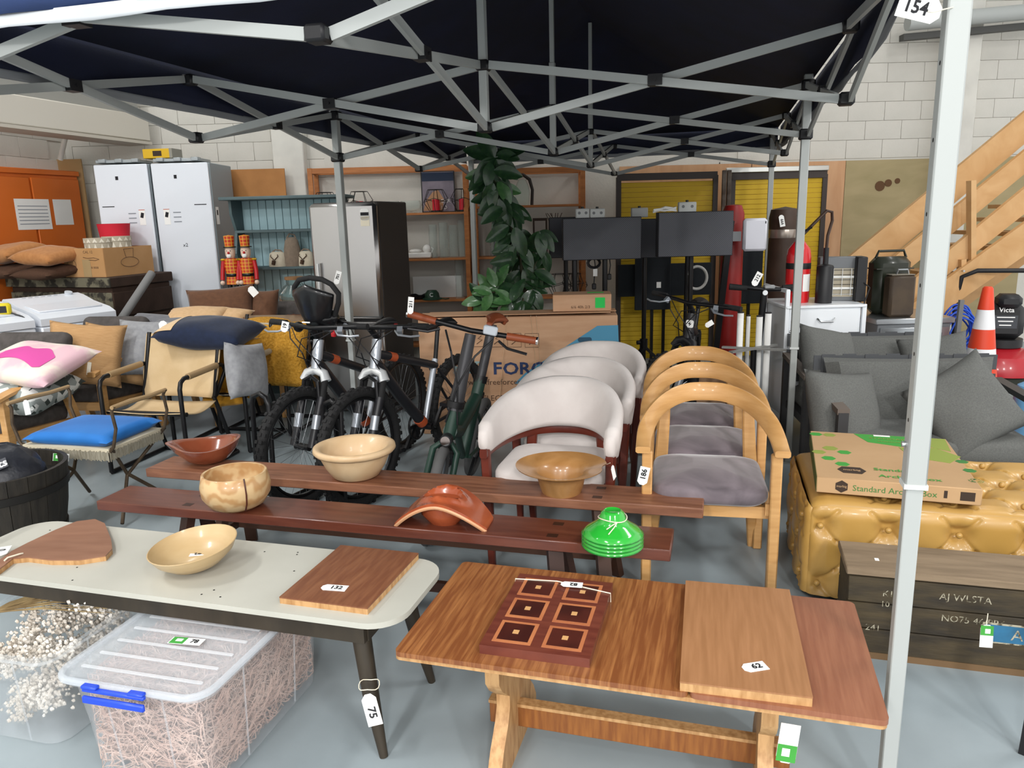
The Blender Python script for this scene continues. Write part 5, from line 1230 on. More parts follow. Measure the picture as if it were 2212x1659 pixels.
def soldier(label, px):
    p = dp(px, 650, 6.98); t = T('toy_soldier', label, 'ornament', (p.x, 6.98, .81), 0, 'tartan toy soldiers')
    G().box((0, 0, .012), (.12, .10, .024), bev=.004).o('plinth', mat('dark_green_paint', '#22382a', .5), t)
    for s_ in (-1, 1):
        G().lathe([(0, .024), (.022, .024), (.024, .09), (.022, .095), (.02, .24), (0, .24)], 12, Tr(s_*.03, 0, 0)).o('leg', BLKP, t)
        G().lathe([(.0235, .07), (.027, .075), (.027, .085), (.0235, .09)], 12, Tr(s_*.03, 0, 0)).o('boot_cuff', PAPER, t)
        ar = G().tube([(s_*.068, 0, .44), (s_*.082, -.005, .35), (s_*.085, -.02, .27)], .019, 10).o('arm', SCAR, t)
        G().blob((s_*.085, -.025, .245), .022, 10).o('hand', FLE, ar)
        G().blob((s_*.07, 0, .45), .026, 10, sc_=(1, 1, .5)).o('epaulette', mat('gold_paint', '#d6a92f', .3, .4), ar)
    bd_ = G().lathe([(0, .23), (.06, .23), (.052, .30), (.052, .32), (.062, .40), (.055, .46), (0, .47)], 18, None, 1, .75).o('jacket', tart, t)
    G().lathe([(.054, .30), (.056, .302), (.056, .325), (.054, .327)], 18, None, 1, .77).o('belt', BLKP, bd_)
    hd = G().lathe([(0, .46), (.03, .465), (.042, .49), (.044, .53), (.038, .56), (0, .57)], 16).o('head', FLE, t)
    G().blob((0, -.045, .512), .012, 8).o('nose', SCAR, hd); G().blob((0, -.04, .485), .022, 10, sc_=(1, .6, .9)).o('beard', PAPER, hd)
    for s_ in (-1, 1): G().blob((s_*.016, -.04, .53), .005, 6).o('eye', BLKP, hd)
    G().blob((0, .01, .53), .046, 12, sc_=(1, .9, .8)).o('hair', PAPER, hd)
    h_ = G().lathe([(.040, .565), (.046, .66), (.0, .67)], 16).o('hat', tart, t); G().lathe([(.0, .558), (.058, .558), (.058, .566), (.0, .568)], 18).o('hat_brim', BLKP, h_)
    return t
soldier('left tartan toy soldier ornament on the teal dresser', 508); soldier('right tartan toy soldier ornament nearest the fabric doorstops', 541)
# doorstops
LIN = fab('oat_linen', '#d6cdb9', '#cbc1ab'); TAU = fab('taupe_linen', '#8b7c6c', '#7f7163')
STAG = mat('stag_print', '#4d3a2c', .9)
def stop(label, px, w_, h_, m, stag):
    p = dp(px, 575, 7.32); t = T('fabric_doorstop', label, 'doorstop', (p.x, 7.34, 1.168), 0, 'fabric doorstops on the dresser')
    g = G(); n = 10
    def f(q, a): return (q[0]*(1-.55*max(0, q[2]/h_-.55) if not stag else 1-.12*q[2]/h_), q[1]*(1-.5*max(0, q[2]/h_-.6)), q[2])
    g.lathe([(0, 0), (w_*.52, 0), (w_*.56, h_*.1), (w_*.54, h_*.6), (w_*.5, h_*.9), (w_*.3, h_), (0, h_)], 16, None, 1, .6, f).o('bag', m, t, ang=70)
    if stag:
        G().tube([(-.03, -w_*.345, h_*.15), (-.02, -w_*.345, h_*.42)], .018, 8).tube([(-.02, -w_*.35, h_*.45), (-.05, -w_*.35, h_*.7), (-.045, -w_*.34, h_*.82)], .004, 5).tube([(-.015, -w_*.35, h_*.45), (.02, -w_*.35, h_*.7), (.015, -w_*.34, h_*.82)], .004, 5).o('stag_print', STAG, t)
    G().tube([(-w_*.3, 0, h_*.96), (-w_*.1, 0, h_*1.12), (w_*.2, 0, h_*1.08), (w_*.3, 0, h_*.95)], .007, 6).o('handle', TAU, t)
stop('left cream fabric doorstop with a stag print on the dresser shelf', 600, .16, .14, LIN, True); stop('tall taupe fabric doorstop between the two stag print ones', 633, .15, .27, TAU, False); stop('right cream fabric doorstop with a stag print nearest the steel fridge', 661, .15, .14, LIN, True)
jr = T('glass_jar', 'wide glass jar with a cork lid on the dresser top', 'jar', dp(640, 660, 7.1).xy.to_3d()+Vector((0, 0, .81)))
JG = mat('pale_green_glass', '#d5ece6', .04, trans=.9, ior=1.2, alpha=.6)
G().lathe([(0, .004), (.12, .0), (.15, .06), (.155, .13), (.10, .19), (.075, .21), (.075, .25), (.08, .25)], 28).o('jar_body', JG, jr); G().lathe([(0, .25), (.085, .25), (.085, .275), (0, .275)], 24).o('lid', mat('cork', '#8f6a46', .8), jr)
# ---------------------------------------------------------------- stainless fridge
fa, fbv = Vector((.966, -.259, 0)), Vector((.259, .966, 0)); FL = Vector((-1.585, 6.22, 0))
sf = T('steel_fridge', 'stainless steel fridge freezer with dark sides in front of the dresser', 'fridge', FL+fa*.29+fbv*.33, -15)
BRS = mat('fridge_brushed_steel', '#b7b5b4', .28, 1, bump=.015, bsc=8)
DGS = mat('dark_brown_grey_side', '#3b3634', .5)
G().box((0, .03, .865), (.57, .58, 1.71), bev=.01).o('cabinet', DGS, sf)
G().box((0, -.295, 1.255), (.58, .07, .91), bev=.025).o('door', BRS, sf)
G().box((0, -.295, .42), (.58, .07, .72), bev=.025).o('door', BRS, sf)
G().box((0, -.255, .79), (.56, .03, .02)).o('door_gap', BLACK, sf)
G().bar((-.22, -.36, .95), (-.22, -.36, 1.25), .02, .025, bev=.004).o('handle', mat('pale_handle', '#d5d6d7', .3, .5), sf)
lb_ = G().prism(rrect(.075, .09, .02, 5), 0, .001, Tr(.20, -.331, 1.62) @ FRONT).o('energy_label', PAPER, sf)
G().box((.20, -.3325, 1.625), (.07, .001, .025)).o('energy_band', INK, lb_); G().box((.20, -.3315, 1.57), (.075, .001, .075)).o('energy_panel', mat('cream_label', '#efe6cf', .7), lb_)
# ---------------------------------------------------------------- timber shelving
SHT = mat('orange_pine_shelf', '#b4713a', .55, c2='#9d5f2d', sc1=6, st=(.7, 5, 5))
SY0, SY1 = 8.43, 8.73
def shelving(label, x0, x1, zs, zt):
    t = T('timber_shelving', label, 'shelving', ((x0+x1)/2, SY0, 0), 0, 'open pine shelving units'); w_ = x1-x0
    for x in (-w_/2+.025, w_/2-.025):
        for y in (.02, SY1-SY0-.03): G().box((x, y, zt/2), (.05, .04, zt), bev=.003).o('upright', SHT, t)
        for z in (zt-.03, 1.0): G().box((x, (SY1-SY0)/2, z), (.03, SY1-SY0-.09, .05)).o('side_rail', SHT, t)
    for z in zs: G().box((0, (SY1-SY0)/2, z-.012), (w_-.02, SY1-SY0-.005, .024), bev=.002).o('shelf_board', SHT, t)
    G().box((0, .02, zt-.03), (w_-.1, .03, .055)).o('top_rail', SHT, t); G().box((0, SY1-SY0-.03, zt-.03), (w_-.1, .03, .055)).o('top_rail', SHT, t)
    return t
Z1, Z2, Z3 = 1.64, 1.15, .70
shelving('pine shelving of lanterns and glass behind the steel fridge', -2.12, -.42, (.2, Z3, Z2, Z1), 2.13)
shelving('pine shelving behind the rubber plant', -.38, .84, (.2, Z3, Z2, 1.69), 2.08)
def on(px, Y, z): p = dp(px, 400, Y); return Vector((p.x*(Y+.07)/Y, Y+.07, z))
REDC = mat('red_wax', '#c21a2c', .5); WIRE = mat('black_wire', '#1c1a19', .5)
def lantern(label, px, z, i, lit=True, r=.14, h=.235):
    t = T('wire_lantern', label, 'lantern', on(px, 8.45, z), i*13, 'geometric wire lanterns')
    n = 6; tiers = ((r*.5, .0), (r, h*.52), (r*.62, h))
    for (rr, zz), nx in zip(tiers, tiers[1:]+((0, 0),)):
        off = 0
        P = [(rr*math.cos(2*math.pi*k/n), rr*math.sin(2*math.pi*k/n), zz+.004+(.02*(-1)**k if zz == h*.52 else 0)) for k in range(n)]
        G().tube(P, .0035, 5, True).o('wire_ring', WIRE, t)
        if nx[0]:
            for k in range(n): G().tube([P[k], (nx[0]*math.cos(2*math.pi*k/n), nx[0]*math.sin(2*math.pi*k/n), nx[1]+.004+(.02*(-1)**k if nx[1] == h*.52 else 0))], .0035, 5).o('wire_strut', WIRE, t)
    if lit:
        c = T('candle', label.replace('wire lantern', 'red candle in the lantern'), 'candle', on(px, 8.45, z+.008), 0, 'red pillar candles')
        G().lathe([(0, 0), (.055, 0), (.055, .012), (0, .012)], 20).o('dish', BLACK, c); G().lathe([(0, .012), (.04, .012), (.04, .125), (.034, .13), (0, .126)], 20).o('wax', REDC, c)
lantern('wire lantern at the left end of the shelf above the steel fridge', 700, Z1, 0); lantern('wire lantern beside the pilaster leg on the top shelf', 775, Z1, 1); lantern('wire lantern in front of the picture on the top shelf', 940, Z1, 2); lantern('wire lantern at the right end of the top shelf by the upright', 998, Z1, 3)
lantern('empty wire lantern on the low shelf right of the rubber plant', 1205, Z3, 4, False); lantern('empty wire lantern half hidden by the small carton', 1240, Z3, 5, False)
GB = mat('thin_glass', '#e6efec', .03, trans=.85, ior=1.12, alpha=.45)
def glass(label, px, z, prof, cat='vase', nm='glass_vase', Y=8.5):
    t = T(nm, label, cat, on(px, Y, z)); G().lathe(prof, 26).o('glass', GB, t, ang=60)
bowlp = [(0, .004), (.06, 0), (.11, .03), (.125, .08), (.11, .13), (.105, .13), (.118, .08), (.10, .03), (0, .01)]
glass('round glass bowl on the top shelf left of the picture', 885, Z1, bowlp, 'bowl', 'glass_bowl'); glass('round glass bowl on the top shelf just behind the steel fridge', 838, Z1, bowlp, 'bowl', 'glass_bowl')
cyl = lambda r, h: [(0, .006), (r, 0), (r, h), (r-.005, h), (r-.006, .012), (0, .012)]
for px, r, h, lb in ((930, .045, .36, 'leftmost tall glass cylinder on the middle shelf'), (953, .05, .38, 'second glass cylinder on the middle shelf'), (975, .055, .35, 'third glass cylinder on the middle shelf'), (993, .04, .40, 'rightmost glass cylinder on the middle shelf'), (985, .05, .42, 'tall glass cylinder on the low shelf'), (1065, .055, .2, 'glass vase on the middle shelf left of the plant')):
    glass(lb, px, Z3 if 'low' in lb else Z2, cyl(r, h), Y=8.5)
t = T('serving_tray', 'white rectangular dish with ladles on the middle shelf', 'dish', on(900, 8.47, Z2)); CER = mat('white_ceramic', '#e8e6e1', .2, coat=.4)
G().box((0, 0, .035), (.26, .16, .06), bev=.01).o('dish', CER, t); G().blob((-.05, 0, .08), .07, 14, sc_=(1, .8, .35)).o('ladle', CER, t); G().blob((.08, 0, .10), .05, 14, sc_=(1, .8, 1)).o('cup', CER, t); G().tube([(.12, 0, .12), (.15, 0, .10), (.13, 0, .06)], .008, 6).o('cup_handle', CER, t)
pc = T('framed_picture', 'framed picture with pale figure and white letters on the top shelf', 'picture', on(946, 8.59, Z1), 0)
G().box((0, 0, .22), (.37, .02, .44), bev=.004).o('frame', BLACK, pc); G().box((0, -.011, .22), (.345, .002, .42)).o('print_ground', mat('mauve_print', '#8d8490', .6, c2='#6a6470', sc1=4), pc); G().box((0, -.0125, .38), (.345, .001, .09)).o('print_sky', mat('navy_sky_print', '#1d2f4a', .6), pc)
G().prism([(-.17, .02), (.04, .02), (.06, .14), (.0, .24), (-.06, .22), (-.14, .12)], .0125, .0135, FRONT).o('print_figure', mat('tan_figure_print', '#b98d68', .6), pc)
text('DER', .055, PAPER, pc, FRONT @ Tr(.08, .12, .0145)); text('LD', .055, PAPER, pc, FRONT @ Tr(.06, .05, .0145))
t = T('green_cap', 'dark green moulded cap with a letter C on the low shelf', 'hat', on(922, 8.42, Z3)); DG2 = mat('dark_green_plastic', '#1f3d2a', .5)
G().lathe([(.11, 0), (.11, .012), (.085, .02), (.075, .07), (.05, .10), (0, .105)], 24).o('cap', DG2, t); text('C', .06, PAPER, t, Tr(0, -.085, .055) @ Rx(75)); G().tube([(.1, -.03, .01), (.15, -.06, .005), (.19, -.04, .008)], .006, 5).o('cord', DG2, t)
t = T('black_pot', 'low black pan beside the green cap on the low shelf', 'pan', on(893, 8.5, Z3)); G().lathe([(0, 0), (.1, 0), (.12, .05), (.115, .05), (.09, .01), (0, .01)], 22).o('pan', BLACK, t); G().tube([(.1, 0, .05), (.2, -.03, .075)], .01, 6).o('handle', BLACK, t)
t = T('white_board_panel', 'white panel leaning at the back of the low shelf', 'panel', on(935, 8.61, Z3)); G().box((0, 0, .12), (.55, .012, .24)).o('panel', PAPER, t)
t = T('glass_decanter', 'glass lantern jug with a curved dark leather handle on the upper shelf', 'jug', on(1128, 8.45, 1.69)); G().lathe([(0, 0), (.07, 0), (.085, .12), (.075, .20), (.045, .26), (.05, .27)], 22).o('jug', JG, t)
G().tube([(.10, 0, .0), (.11, 0, .16), (.08, 0, .27), (0, 0, .33), (-.09, 0, .345)], [.018, .018, .02, .018, .008], 8).o('handle', mat('dark_leather', '#2a211d', .5), t)
t = T('ladder_easel', 'black ladder shaped easel with a pale picture on the middle shelf', 'easel', on(1085, 8.55, Z2)); 
for s_ in (-1, 1): G().bar((s_*.11, 0, 0), (s_*.09, .03, .45), .018).o('side_bar', BLACK, t)
for z in (.2, .44): G().box((0, .015, z), (.2, .018, .018)).o('cross_bar', BLACK, t)
G().box((0, .02, .32), (.17, .006, .2)).o('picture', mat('tan_picture', '#b8925a', .7), t)
for px, lb in ((1090, 'crumpled clear glassware left of the plant stem on the middle shelf'), (1112, 'clear glass goblet behind the plant stem on the middle shelf')): glass(lb, px, Z2, [(0, .004), (.04, 0), (.01, .02), (.01, .07), (.05, .1), (.055, .16), (.05, .16), (.04, .1)], 'glass', 'glass_goblet', 8.42)
t = T('square_frame', 'small dark square frame on the middle shelf behind the plant', 'frame', on(1165, 8.57, Z2)); G().box((0, 0, .2), (.16, .02, .4)).o('frame', mat('dark_wood_frame', '#3b2a20', .6), t); G().box((0, -.012, .2), (.12, .002, .34)).o('insert', mat('grey_insert', '#a49c95', .7), t)
t = T('dried_twigs', 'sprigs of dark dried twigs behind the screen panels', 'twigs', on(1195, 8.3, 1.45)); rnd = random.Random(2)
for k in range(7): G().tube([(0, 0, -.1), (rnd.uniform(-.05, .05), 0, .05), (rnd.uniform(-.1, .1), 0, .15)], .004, 4).o('twig', mat('twig_brown', '#4a3a30', .8), t)
# ---------------------------------------------------------------- rubber plant
LEAF = mat('rubber_leaf', '#223f28', .38, c2='#35582f', sc1=6, lo=.4, hi=.8, coat=.35)
LEAF2 = mat('young_rubber_leaf', '#3f6a3c', .35, c2='#56824a', sc1=6, lo=.4, hi=.8, coat=.35)
pl_ = T('rubber_plant', 'tall rubber plant with dark glossy leaves behind the bike carton', 'plant', dp(1100, 700, 6.3).xy.to_3d())
po = pl_.location.copy()
PY = 6.3
path = [dp(1120, 700, PY), dp(1130, 640, PY), dp(1125, 560, PY), dp(1105, 490, PY), dp(1080, 420, PY), dp(1062, 370, PY), dp(1068, 335, PY)]
G().tube([(v-po) for v in path], [.016, .015, .013, .012, .010, .009, .006], 8).o('stem', mat('green_brown_stem', '#4a4a33', .7), pl_)
G().lathe([(0, 0), (.15, 0), (.20, .38), (.21, .40), (.19, .40), (.18, .36), (0, .36)], 24).o('pot', mat('dark_pot', '#3a3430', .7), pl_)
def leafme(m):
    def lf(u, v):
        wd = .27*math.sin(math.pi*min(1, u*.96+.02))**.7*(1.1-.3*u)
        y = (v-.5)*2*wd
        return (u, y, -.22*u*u+.30*abs(y)-.03)
    g = G(); g.grid(lf, 10, 6); return g.me('leaf', m, 85)
lm1, lm2 = leafme(LEAF), leafme(LEAF2); rnd = random.Random(21)
def leaf(p, ang, L, m, ty=None):
    "ang: direction of the blade in the vertical plane (0 right, 90 up)"
    d = Vector((math.cos(R_(ang)), rnd.uniform(-.45, .2), math.sin(R_(ang)))).normalized()
    n = Vector((rnd.uniform(-.5, .5), -1, rnd.uniform(.1, .9))); n = (n-d*n.dot(d)).normalized(); y = n.cross(d)
    o = mk('leaf', m, pl_); o.matrix_local = Matrix(((d.x, y.x, n.x, 0), (d.y, y.y, n.y, 0), (d.z, y.z, n.z, 0), (0, 0, 0, 1))) @ Matrix.Scale(L, 4)
    o.location = p-po
for i in range(1, len(path)-1):
    nn = (0, 12, 20, 20, 18, 8)[i]
    for k in range(nn):
        q = path[i].lerp(path[i+1], (k+rnd.random())/nn); sd_ = 1 if k % 2 else -1
        leaf(q+Vector((sd_*.02, rnd.uniform(-.12, .05), 0)), (-50 if sd_ > 0 else 230)+rnd.uniform(-50, 45), rnd.uniform(.17, .24), lm1 if rnd.random() < .82 else lm2)
side = [(dp(1062, 632, 6.12), 1), (dp(1072, 618, 6.15), 1), (dp(1105, 650, 6.1), 1), (dp(1045, 650, 6.15), 1), (dp(1150, 625, 6.2), 0), (dp(1155, 585, 6.25), 0), (dp(1172, 540, 6.3), 0), (dp(1165, 500, 6.28), 0), (dp(1130, 650, 6.1), 0)]
for q, y_ in side:
    G().tube([path[1]-po, (path[1]+q)/2-po+Vector((0, 0, .03)), q-po], .007, 6).o('branch', mat('green_brown_stem', '#4a4a33', .7), pl_)
    for k in range(6): leaf(q+Vector((0, rnd.uniform(-.05, .05), 0)), k*60+rnd.uniform(-20, 20) if y_ else rnd.uniform(200, 340), rnd.uniform(.15, .21), lm2 if y_ and rnd.random() < .7 else lm1)
for an in (160, 20, 120, 230, 320): leaf(path[-1]+Vector((0, -.02, -.02)), an, .25, lm1)
# ---------------------------------------------------------------- yellow slatted screens
YEL = mat('yellow_slat', '#d6b11f', .55, c2='#cca718', sc1=3); DKF = mat('dark_frame_steel', '#3b3330', .5)
def screen(label, x0, x1, z1, Y):
    t = T('slatted_screen', label, 'screen', ((x0+x1)/2, Y, 0), 0, 'yellow slatted screens'); w_ = x1-x0
    n = int((z1-.05)/.05); sl = G().box((0, 0, 0), (w_-.06, .014, .0485), bev=.003).me('slat', YEL)
    for k in range(n): mk('slat', sl, t, (0, 0, .06+k*.05))
    for s_ in (-1, 1): G().box((s_*(w_/2-.015), -.005, z1/2), (.05, .04, z1)).o('frame_post', DKF, t)
    G().box((0, -.005, z1), (w_, .05, .07)).o('frame_head', DKF, t)
    return t
screen('left yellow slatted screen behind the black screen panels', 1.14, 2.17, 1.94, 8.15); screen('right yellow slatted screen behind the brown punch bag', 2.32, 3.30, 1.92, 8.15)
t = T('steel_rail', 'bright steel rail on top of the right yellow screen', 'rail', (2.78, 8.12, 1.98)); G().box((0, 0, 0), (1.05, .05, .05), bev=.005).o('rail', mat('bright_galvanised', '#d4d6d2', .3, .8), t)
for x, lb in ((2.22, 'rusty grey steel post between the two yellow screens'), (2.27, 'second steel post between the two yellow screens')):
    t = T('steel_post', lb, 'post', (x, 8.05, 0)); G().box((0, 0, .99), (.04, .04, 1.98), bev=.004).o('post', mat('rusty_steel', '#6f675f', .6, .3, c2='#4a3c33', sc1=9), t)
FOAM = mat('black_foam_board', '#1c2126', .85, bump=.1, bsc=90)
for lb, a, b, Y in (('wide black board across the left yellow screen', (1335, 572), (1535, 636), 7.9), ('black board hanging below the wide one, bearing a white label', (1372, 545), (1447, 668), 7.84), ('black board on the right yellow screen behind the white router', (1598, 540), (1643, 655), 7.95)):
    p, q = dp(*a, Y), dp(*b, Y); t = T('black_board', lb, 'board', ((p.x+q.x)/2, Y, (p.z+q.z)/2)); G().box((0, 0, 0), (q.x-p.x, .03, p.z-q.z), bev=.003).o('board', FOAM, t)
    if 'label' in lb: G().box((.06, -.016, -.04), (.045, .001, .06)).o('label', PAPER, t)
    G().box((0, .03, -(p.z+q.z)/4), (.03, .03, (p.z+q.z)/2)).o('support_leg', BLACKM, t)
# ---------------------------------------------------------------- black mesh screen panels on stands
MESH = checker('perforated_black', '#595b62', '#3a3b41', 130, .6); CASE = mat('black_case', '#2a2b30', .6)
def panel(label, a, b, Y, depth=.10, stand='tripod', mesh=MESH, rz=0):
    p, q = dp(*a, Y), dp(*b, Y); x = (p.x+q.x)/2; w_, h = q.x-p.x, p.z-q.z; zc = (p.z+q.z)/2
    t = T('screen_panel', label, 'display panel', (x, Y, 0), rz, 'black mesh display panels')
    G().box((0, depth/2, zc), (w_, depth, h), bev=.004).o('case', CASE, t); G().box((0, -.004, zc), (w_-.012, .008, h-.012)).o('mesh_face', mesh, t)
    if stand == 'tripod':
        G().cyl((0, depth+.03, .08), (0, depth+.03, zc), .02).o('pole', BLACKM, t); 
        for k in range(3):
            a_ = R_(90+120*k+20); G().bar((0, depth+.03, .42), (.42*math.cos(a_), depth+.03+.42*math.sin(a_), .015), .025, .025).o('tripod_leg', BLACKM, t)
        G().cyl((-.03, depth+.03, .45), (-.06, depth+.02, .45), .018).o('knob', BLACK, t); G().cyl((0, depth+.03, .38), (0, depth+.03, .48), .035).o('collar', BLACKM, t)
    else:
        for s_ in (-.22, .03): G().cyl((s_, depth*.5, 0), (s_, depth*.5, zc), .022).o('pole', BLACKM, t)
        G().box((-.1, depth*.5, .02), (.5, .4, .03)).o('base', BLACKM, t)
    return t
panel('left black mesh display panel on two poles', (1215, 472), (1385, 559), 6.3, stand='two'); panel('black display panel set back at the left, mostly hidden by the plant', (1186, 470), (1262, 556), 6.62)
panel('black display panel set back between the left and right ones', (1350, 474), (1447, 556), 6.6); panel('right black mesh display panel on a tripod', (1422, 459), (1582, 552), 6.15)
POLY = mat('grey_white_adaptor', '#c3c6c4', .5)
for px, py, w_, Y, z0, lb in ((1258, 460, .11, 6.36, 1, 'left white socket adaptor on the left display panel'), (1290, 460, .12, 6.36, 1, 'right white socket adaptor on the left display panel'), (1381, 458, .14, 6.66, 1, 'plain white adaptor on the set back display panel'), (1436, 452, .16, 6.2, 1, 'bundle of white cable on the right display panel'), (1484, 446, .14, 6.2, 1, 'white socket adaptor on the right display panel')):
    p = dp(px, py, Y); t = T('socket_adaptor', lb, 'adaptor' if 'cable' not in lb else 'cable', p)
    if 'cable' in lb:
        g = G(); rnd = random.Random(8)
        for k in range(7): g.tube([(-.09, rnd.uniform(-.02, .02), rnd.uniform(-.03, .0)), (0, rnd.uniform(-.03, .03), rnd.uniform(-.02, .02)), (.09, rnd.uniform(-.02, .02), rnd.uniform(-.02, .015))], .006, 5)
        o = g.o('cable', PAPER, t); o['kind'] = 'stuff'
    else:
        G().box((0, 0, -.005), (w_, .05, .08), bev=.006).o('housing', POLY, t)
        if 'plain' not in lb:
            for s_ in (-1, 1): G().cyl((s_*w_*.25, -.026, 0), (s_*w_*.25, -.024, 0), .012, 10).o('socket', mat('socket_grey', '#777a7c', .6), t)
        G().cyl((0, 0, .035), (0, 0, .05), .012, 10).o('knob', BLACK, t)
for px, lb in ((1283, 'black plug and flex hanging under the left display panel'), (1316, 'shorter black plug hanging under the left display panel')):
    p = dp(px, 560, 6.42); t = T('hanging_plug', lb, 'cable', p); L = .20 if px < 1300 else .12
    G().tube([(0, 0, .03), (.01, 0, -.05), (0, 0, -L)], .005, 6).o('flex', BLACK, t); G().box((0, 0, -L-.025), (.035, .025, .05), bev=.006).o('plug', BLACK, t)
    if px < 1300: G().box((.01, -.006, -.11), (.035, .002, .06)).o('paper_label', PAPER, t); G().tube([(.05*math.cos(a), 0, -.03+.04*math.sin(a)) for a in [k*math.pi/6 for k in range(12)]], .012, 6, True).o('coil', BLACK, t)
# white router on a post, coil of cable
p = dp(1630, 507, 6.5); t = T('router_panel', 'white router panel mounted on a black pole', 'router', p)
G().box((0, 0, 0), (.20, .06, .27), bev=.02).o('casing', mat('white_plastic', '#dcdde6', .4), t); G().box((-.15, .03, -.01), (.08, .05, .08)).o('bracket', mat('grey_clamp', '#7d8083', .5), t); G().box((.08, -.031, .10), (.008, .001, .02)).o('logo', INK, t)
G().bar((-.19, .04, .12), (-.30, .1, -p.z+.03), .05, .04).o('pole', BLACKM, t)
p = dp(1505, 600, 7.6); t = T('cable_coil', 'white cable coiled on a black stand before the left yellow screen', 'cable', p)
G().tube([(.10*math.cos(a), 0, .11*math.sin(a)) for a in [k*math.pi/14 for k in range(-10, 14)]], .014, 8).o('coil', mat('white_cable', '#d0d0cc', .6), t); G().cyl((-.10, 0, .3), (-.11, 0, -p.z), .018).o('stand_pole', BLACKM, t); G().cyl((-.11, 0, -p.z), (-.11, 0, -p.z+.02), .12).o('stand_base', BLACKM, t)
# punch bags
t = T('punch_bag', 'brown leather punch bag with silver tape standing by the right yellow screen', 'punch bag', dp(1684, 700, 6.9).xy.to_3d(), 0, None)
BGM = mat('brown_bag_vinyl', '#4b382c', .55, c2='#3d2d23', sc1=5, bump=.05, bsc=20)
G().lathe([(0, 0), (.125, 0), (.135, .03), (.13, .5), (.138, .9), (.13, 1.35), (.135, 1.5), (.12, 1.575), (.0, 1.6)], 24).o('bag', BGM, t); G().lathe([(.1315, 1.33), (.133, 1.335), (.133, 1.40), (.1315, 1.405)], 24).o('tape_band', mat('silver_tape', '#a49a90', .25, .6), t)
price_tag('666', face(dp(1689, 477, 6.72), (0, -1, .1), roll=-80), 'white tag taped on the brown punch bag', .10, .045)
t = T('punch_bag', 'red punch bag leaning between the screen panels and the router', 'punch bag', dp(1573, 760, 6.75).xy.to_3d(), 0)
G().lathe([(0, 0), (.09, 0), (.095, .03), (.095, 1.55), (.07, 1.62), (0, 1.63)], 22).o('bag', mat('red_vinyl_bag', '#9c1f1c', .45, c2='#8a1815', sc1=4), t)
t = T('small_brown_box', 'small brown carton on the floor behind the electric bike', 'carton', gp(1550, 800, 0)*1.0, 10); t.location = (1.62, 6.2, 0)
G().box((0, 0, .13), (.26, .2, .26), bev=.003).o('box', CARD, t)
# ---------------------------------------------------------------- white pipes with grey cross frame, scooter
for px, top, lb in ((1600, 676, 'first white pipe from the red bag in the cross frame stand'), (1617, 683, 'second white pipe, shorter and thinner'), (1641, 684, 'third white pipe in the cross frame stand'), (1660, 677, 'fourth white pipe, nearest the drawer trolley')):
    p = dp(px, top, 5.05 if px != 1617 else 5.2); t = T('white_pipe', lb, 'pipe', (p.x, p.y, 0), 0, 'white pipes in the cross stand'); r = .021 if px != 1617 else .014
    G().cyl((0, 0, 0), (0, 0, p.z), r, 14).o('pipe', PAPER, t); G().cyl((0, 0, p.z), (0, 0, p.z+.008), r, 14).o('end_cap', BLACK, t)
p = dp(1625, 752, 5.0); t = T('cross_frame', 'grey X shaped metal frame holding the white pipes', 'frame', (p.x, 4.97, 0))
for s_ in (-1, 1): G().bar((-.18, s_*.10, p.z), (.18, -s_*.10, p.z+.005), .035, .012).o('cross_bar', mat('dull_grey_metal', '#8d8d8a', .5, .3), t)
G().cyl((0, 0, 0), (0, 0, p.z), .02).o('post', BLACKM, t)
p = dp(1664, 625, 5.35); t = T('electric_scooter', 'black electric scooter with T shaped handlebar behind the white pipes', 'scooter', (p.x-.04, 5.35, 0), -8)
G().tube([(-.24, 0, p.z+.03), (0, 0, p.z), (.24, 0, p.z-.0)], .015, 10).o('handlebar', BLACKM, t)
for s_ in (-1, 1): G().tube([(s_*.12, 0, p.z+.01), (s_*.24, 0, p.z+.02)], .02, 10).o('grip', RUBBER, t)
G().tube([(0, 0, p.z), (-.03, .02, .5), (-.05, -.02, .16)], .024, 12).o('steering_column', BLACKM, t); G().box((.03, -.01, p.z+.02), (.07, .05, .025), bev=.006).o('display', mat('scooter_display', '#9a9c9d', .3), t); G().cyl((0, -.03, p.z-.02), (0, -.02, p.z-.02), .018, 12).o('headlight', CHROME, t)
G().box((-.05, .45, .11), (.15, .8, .05), bev=.01).o('deck', BLACKM, t)
for y in (-.06, .93): G().tube([(-.05, y+.10*math.cos(a), .115+.085*math.sin(a)) for a in [k*math.pi/12 for k in range(24)]], .028, 8, True).o('wheel', RUBBER, t)
price_tag('212', face(dp(1635, 603, 5.25), (0, -1, .2), roll=60), 'white tag reading 212 on the scooter handlebar', .10, .045)
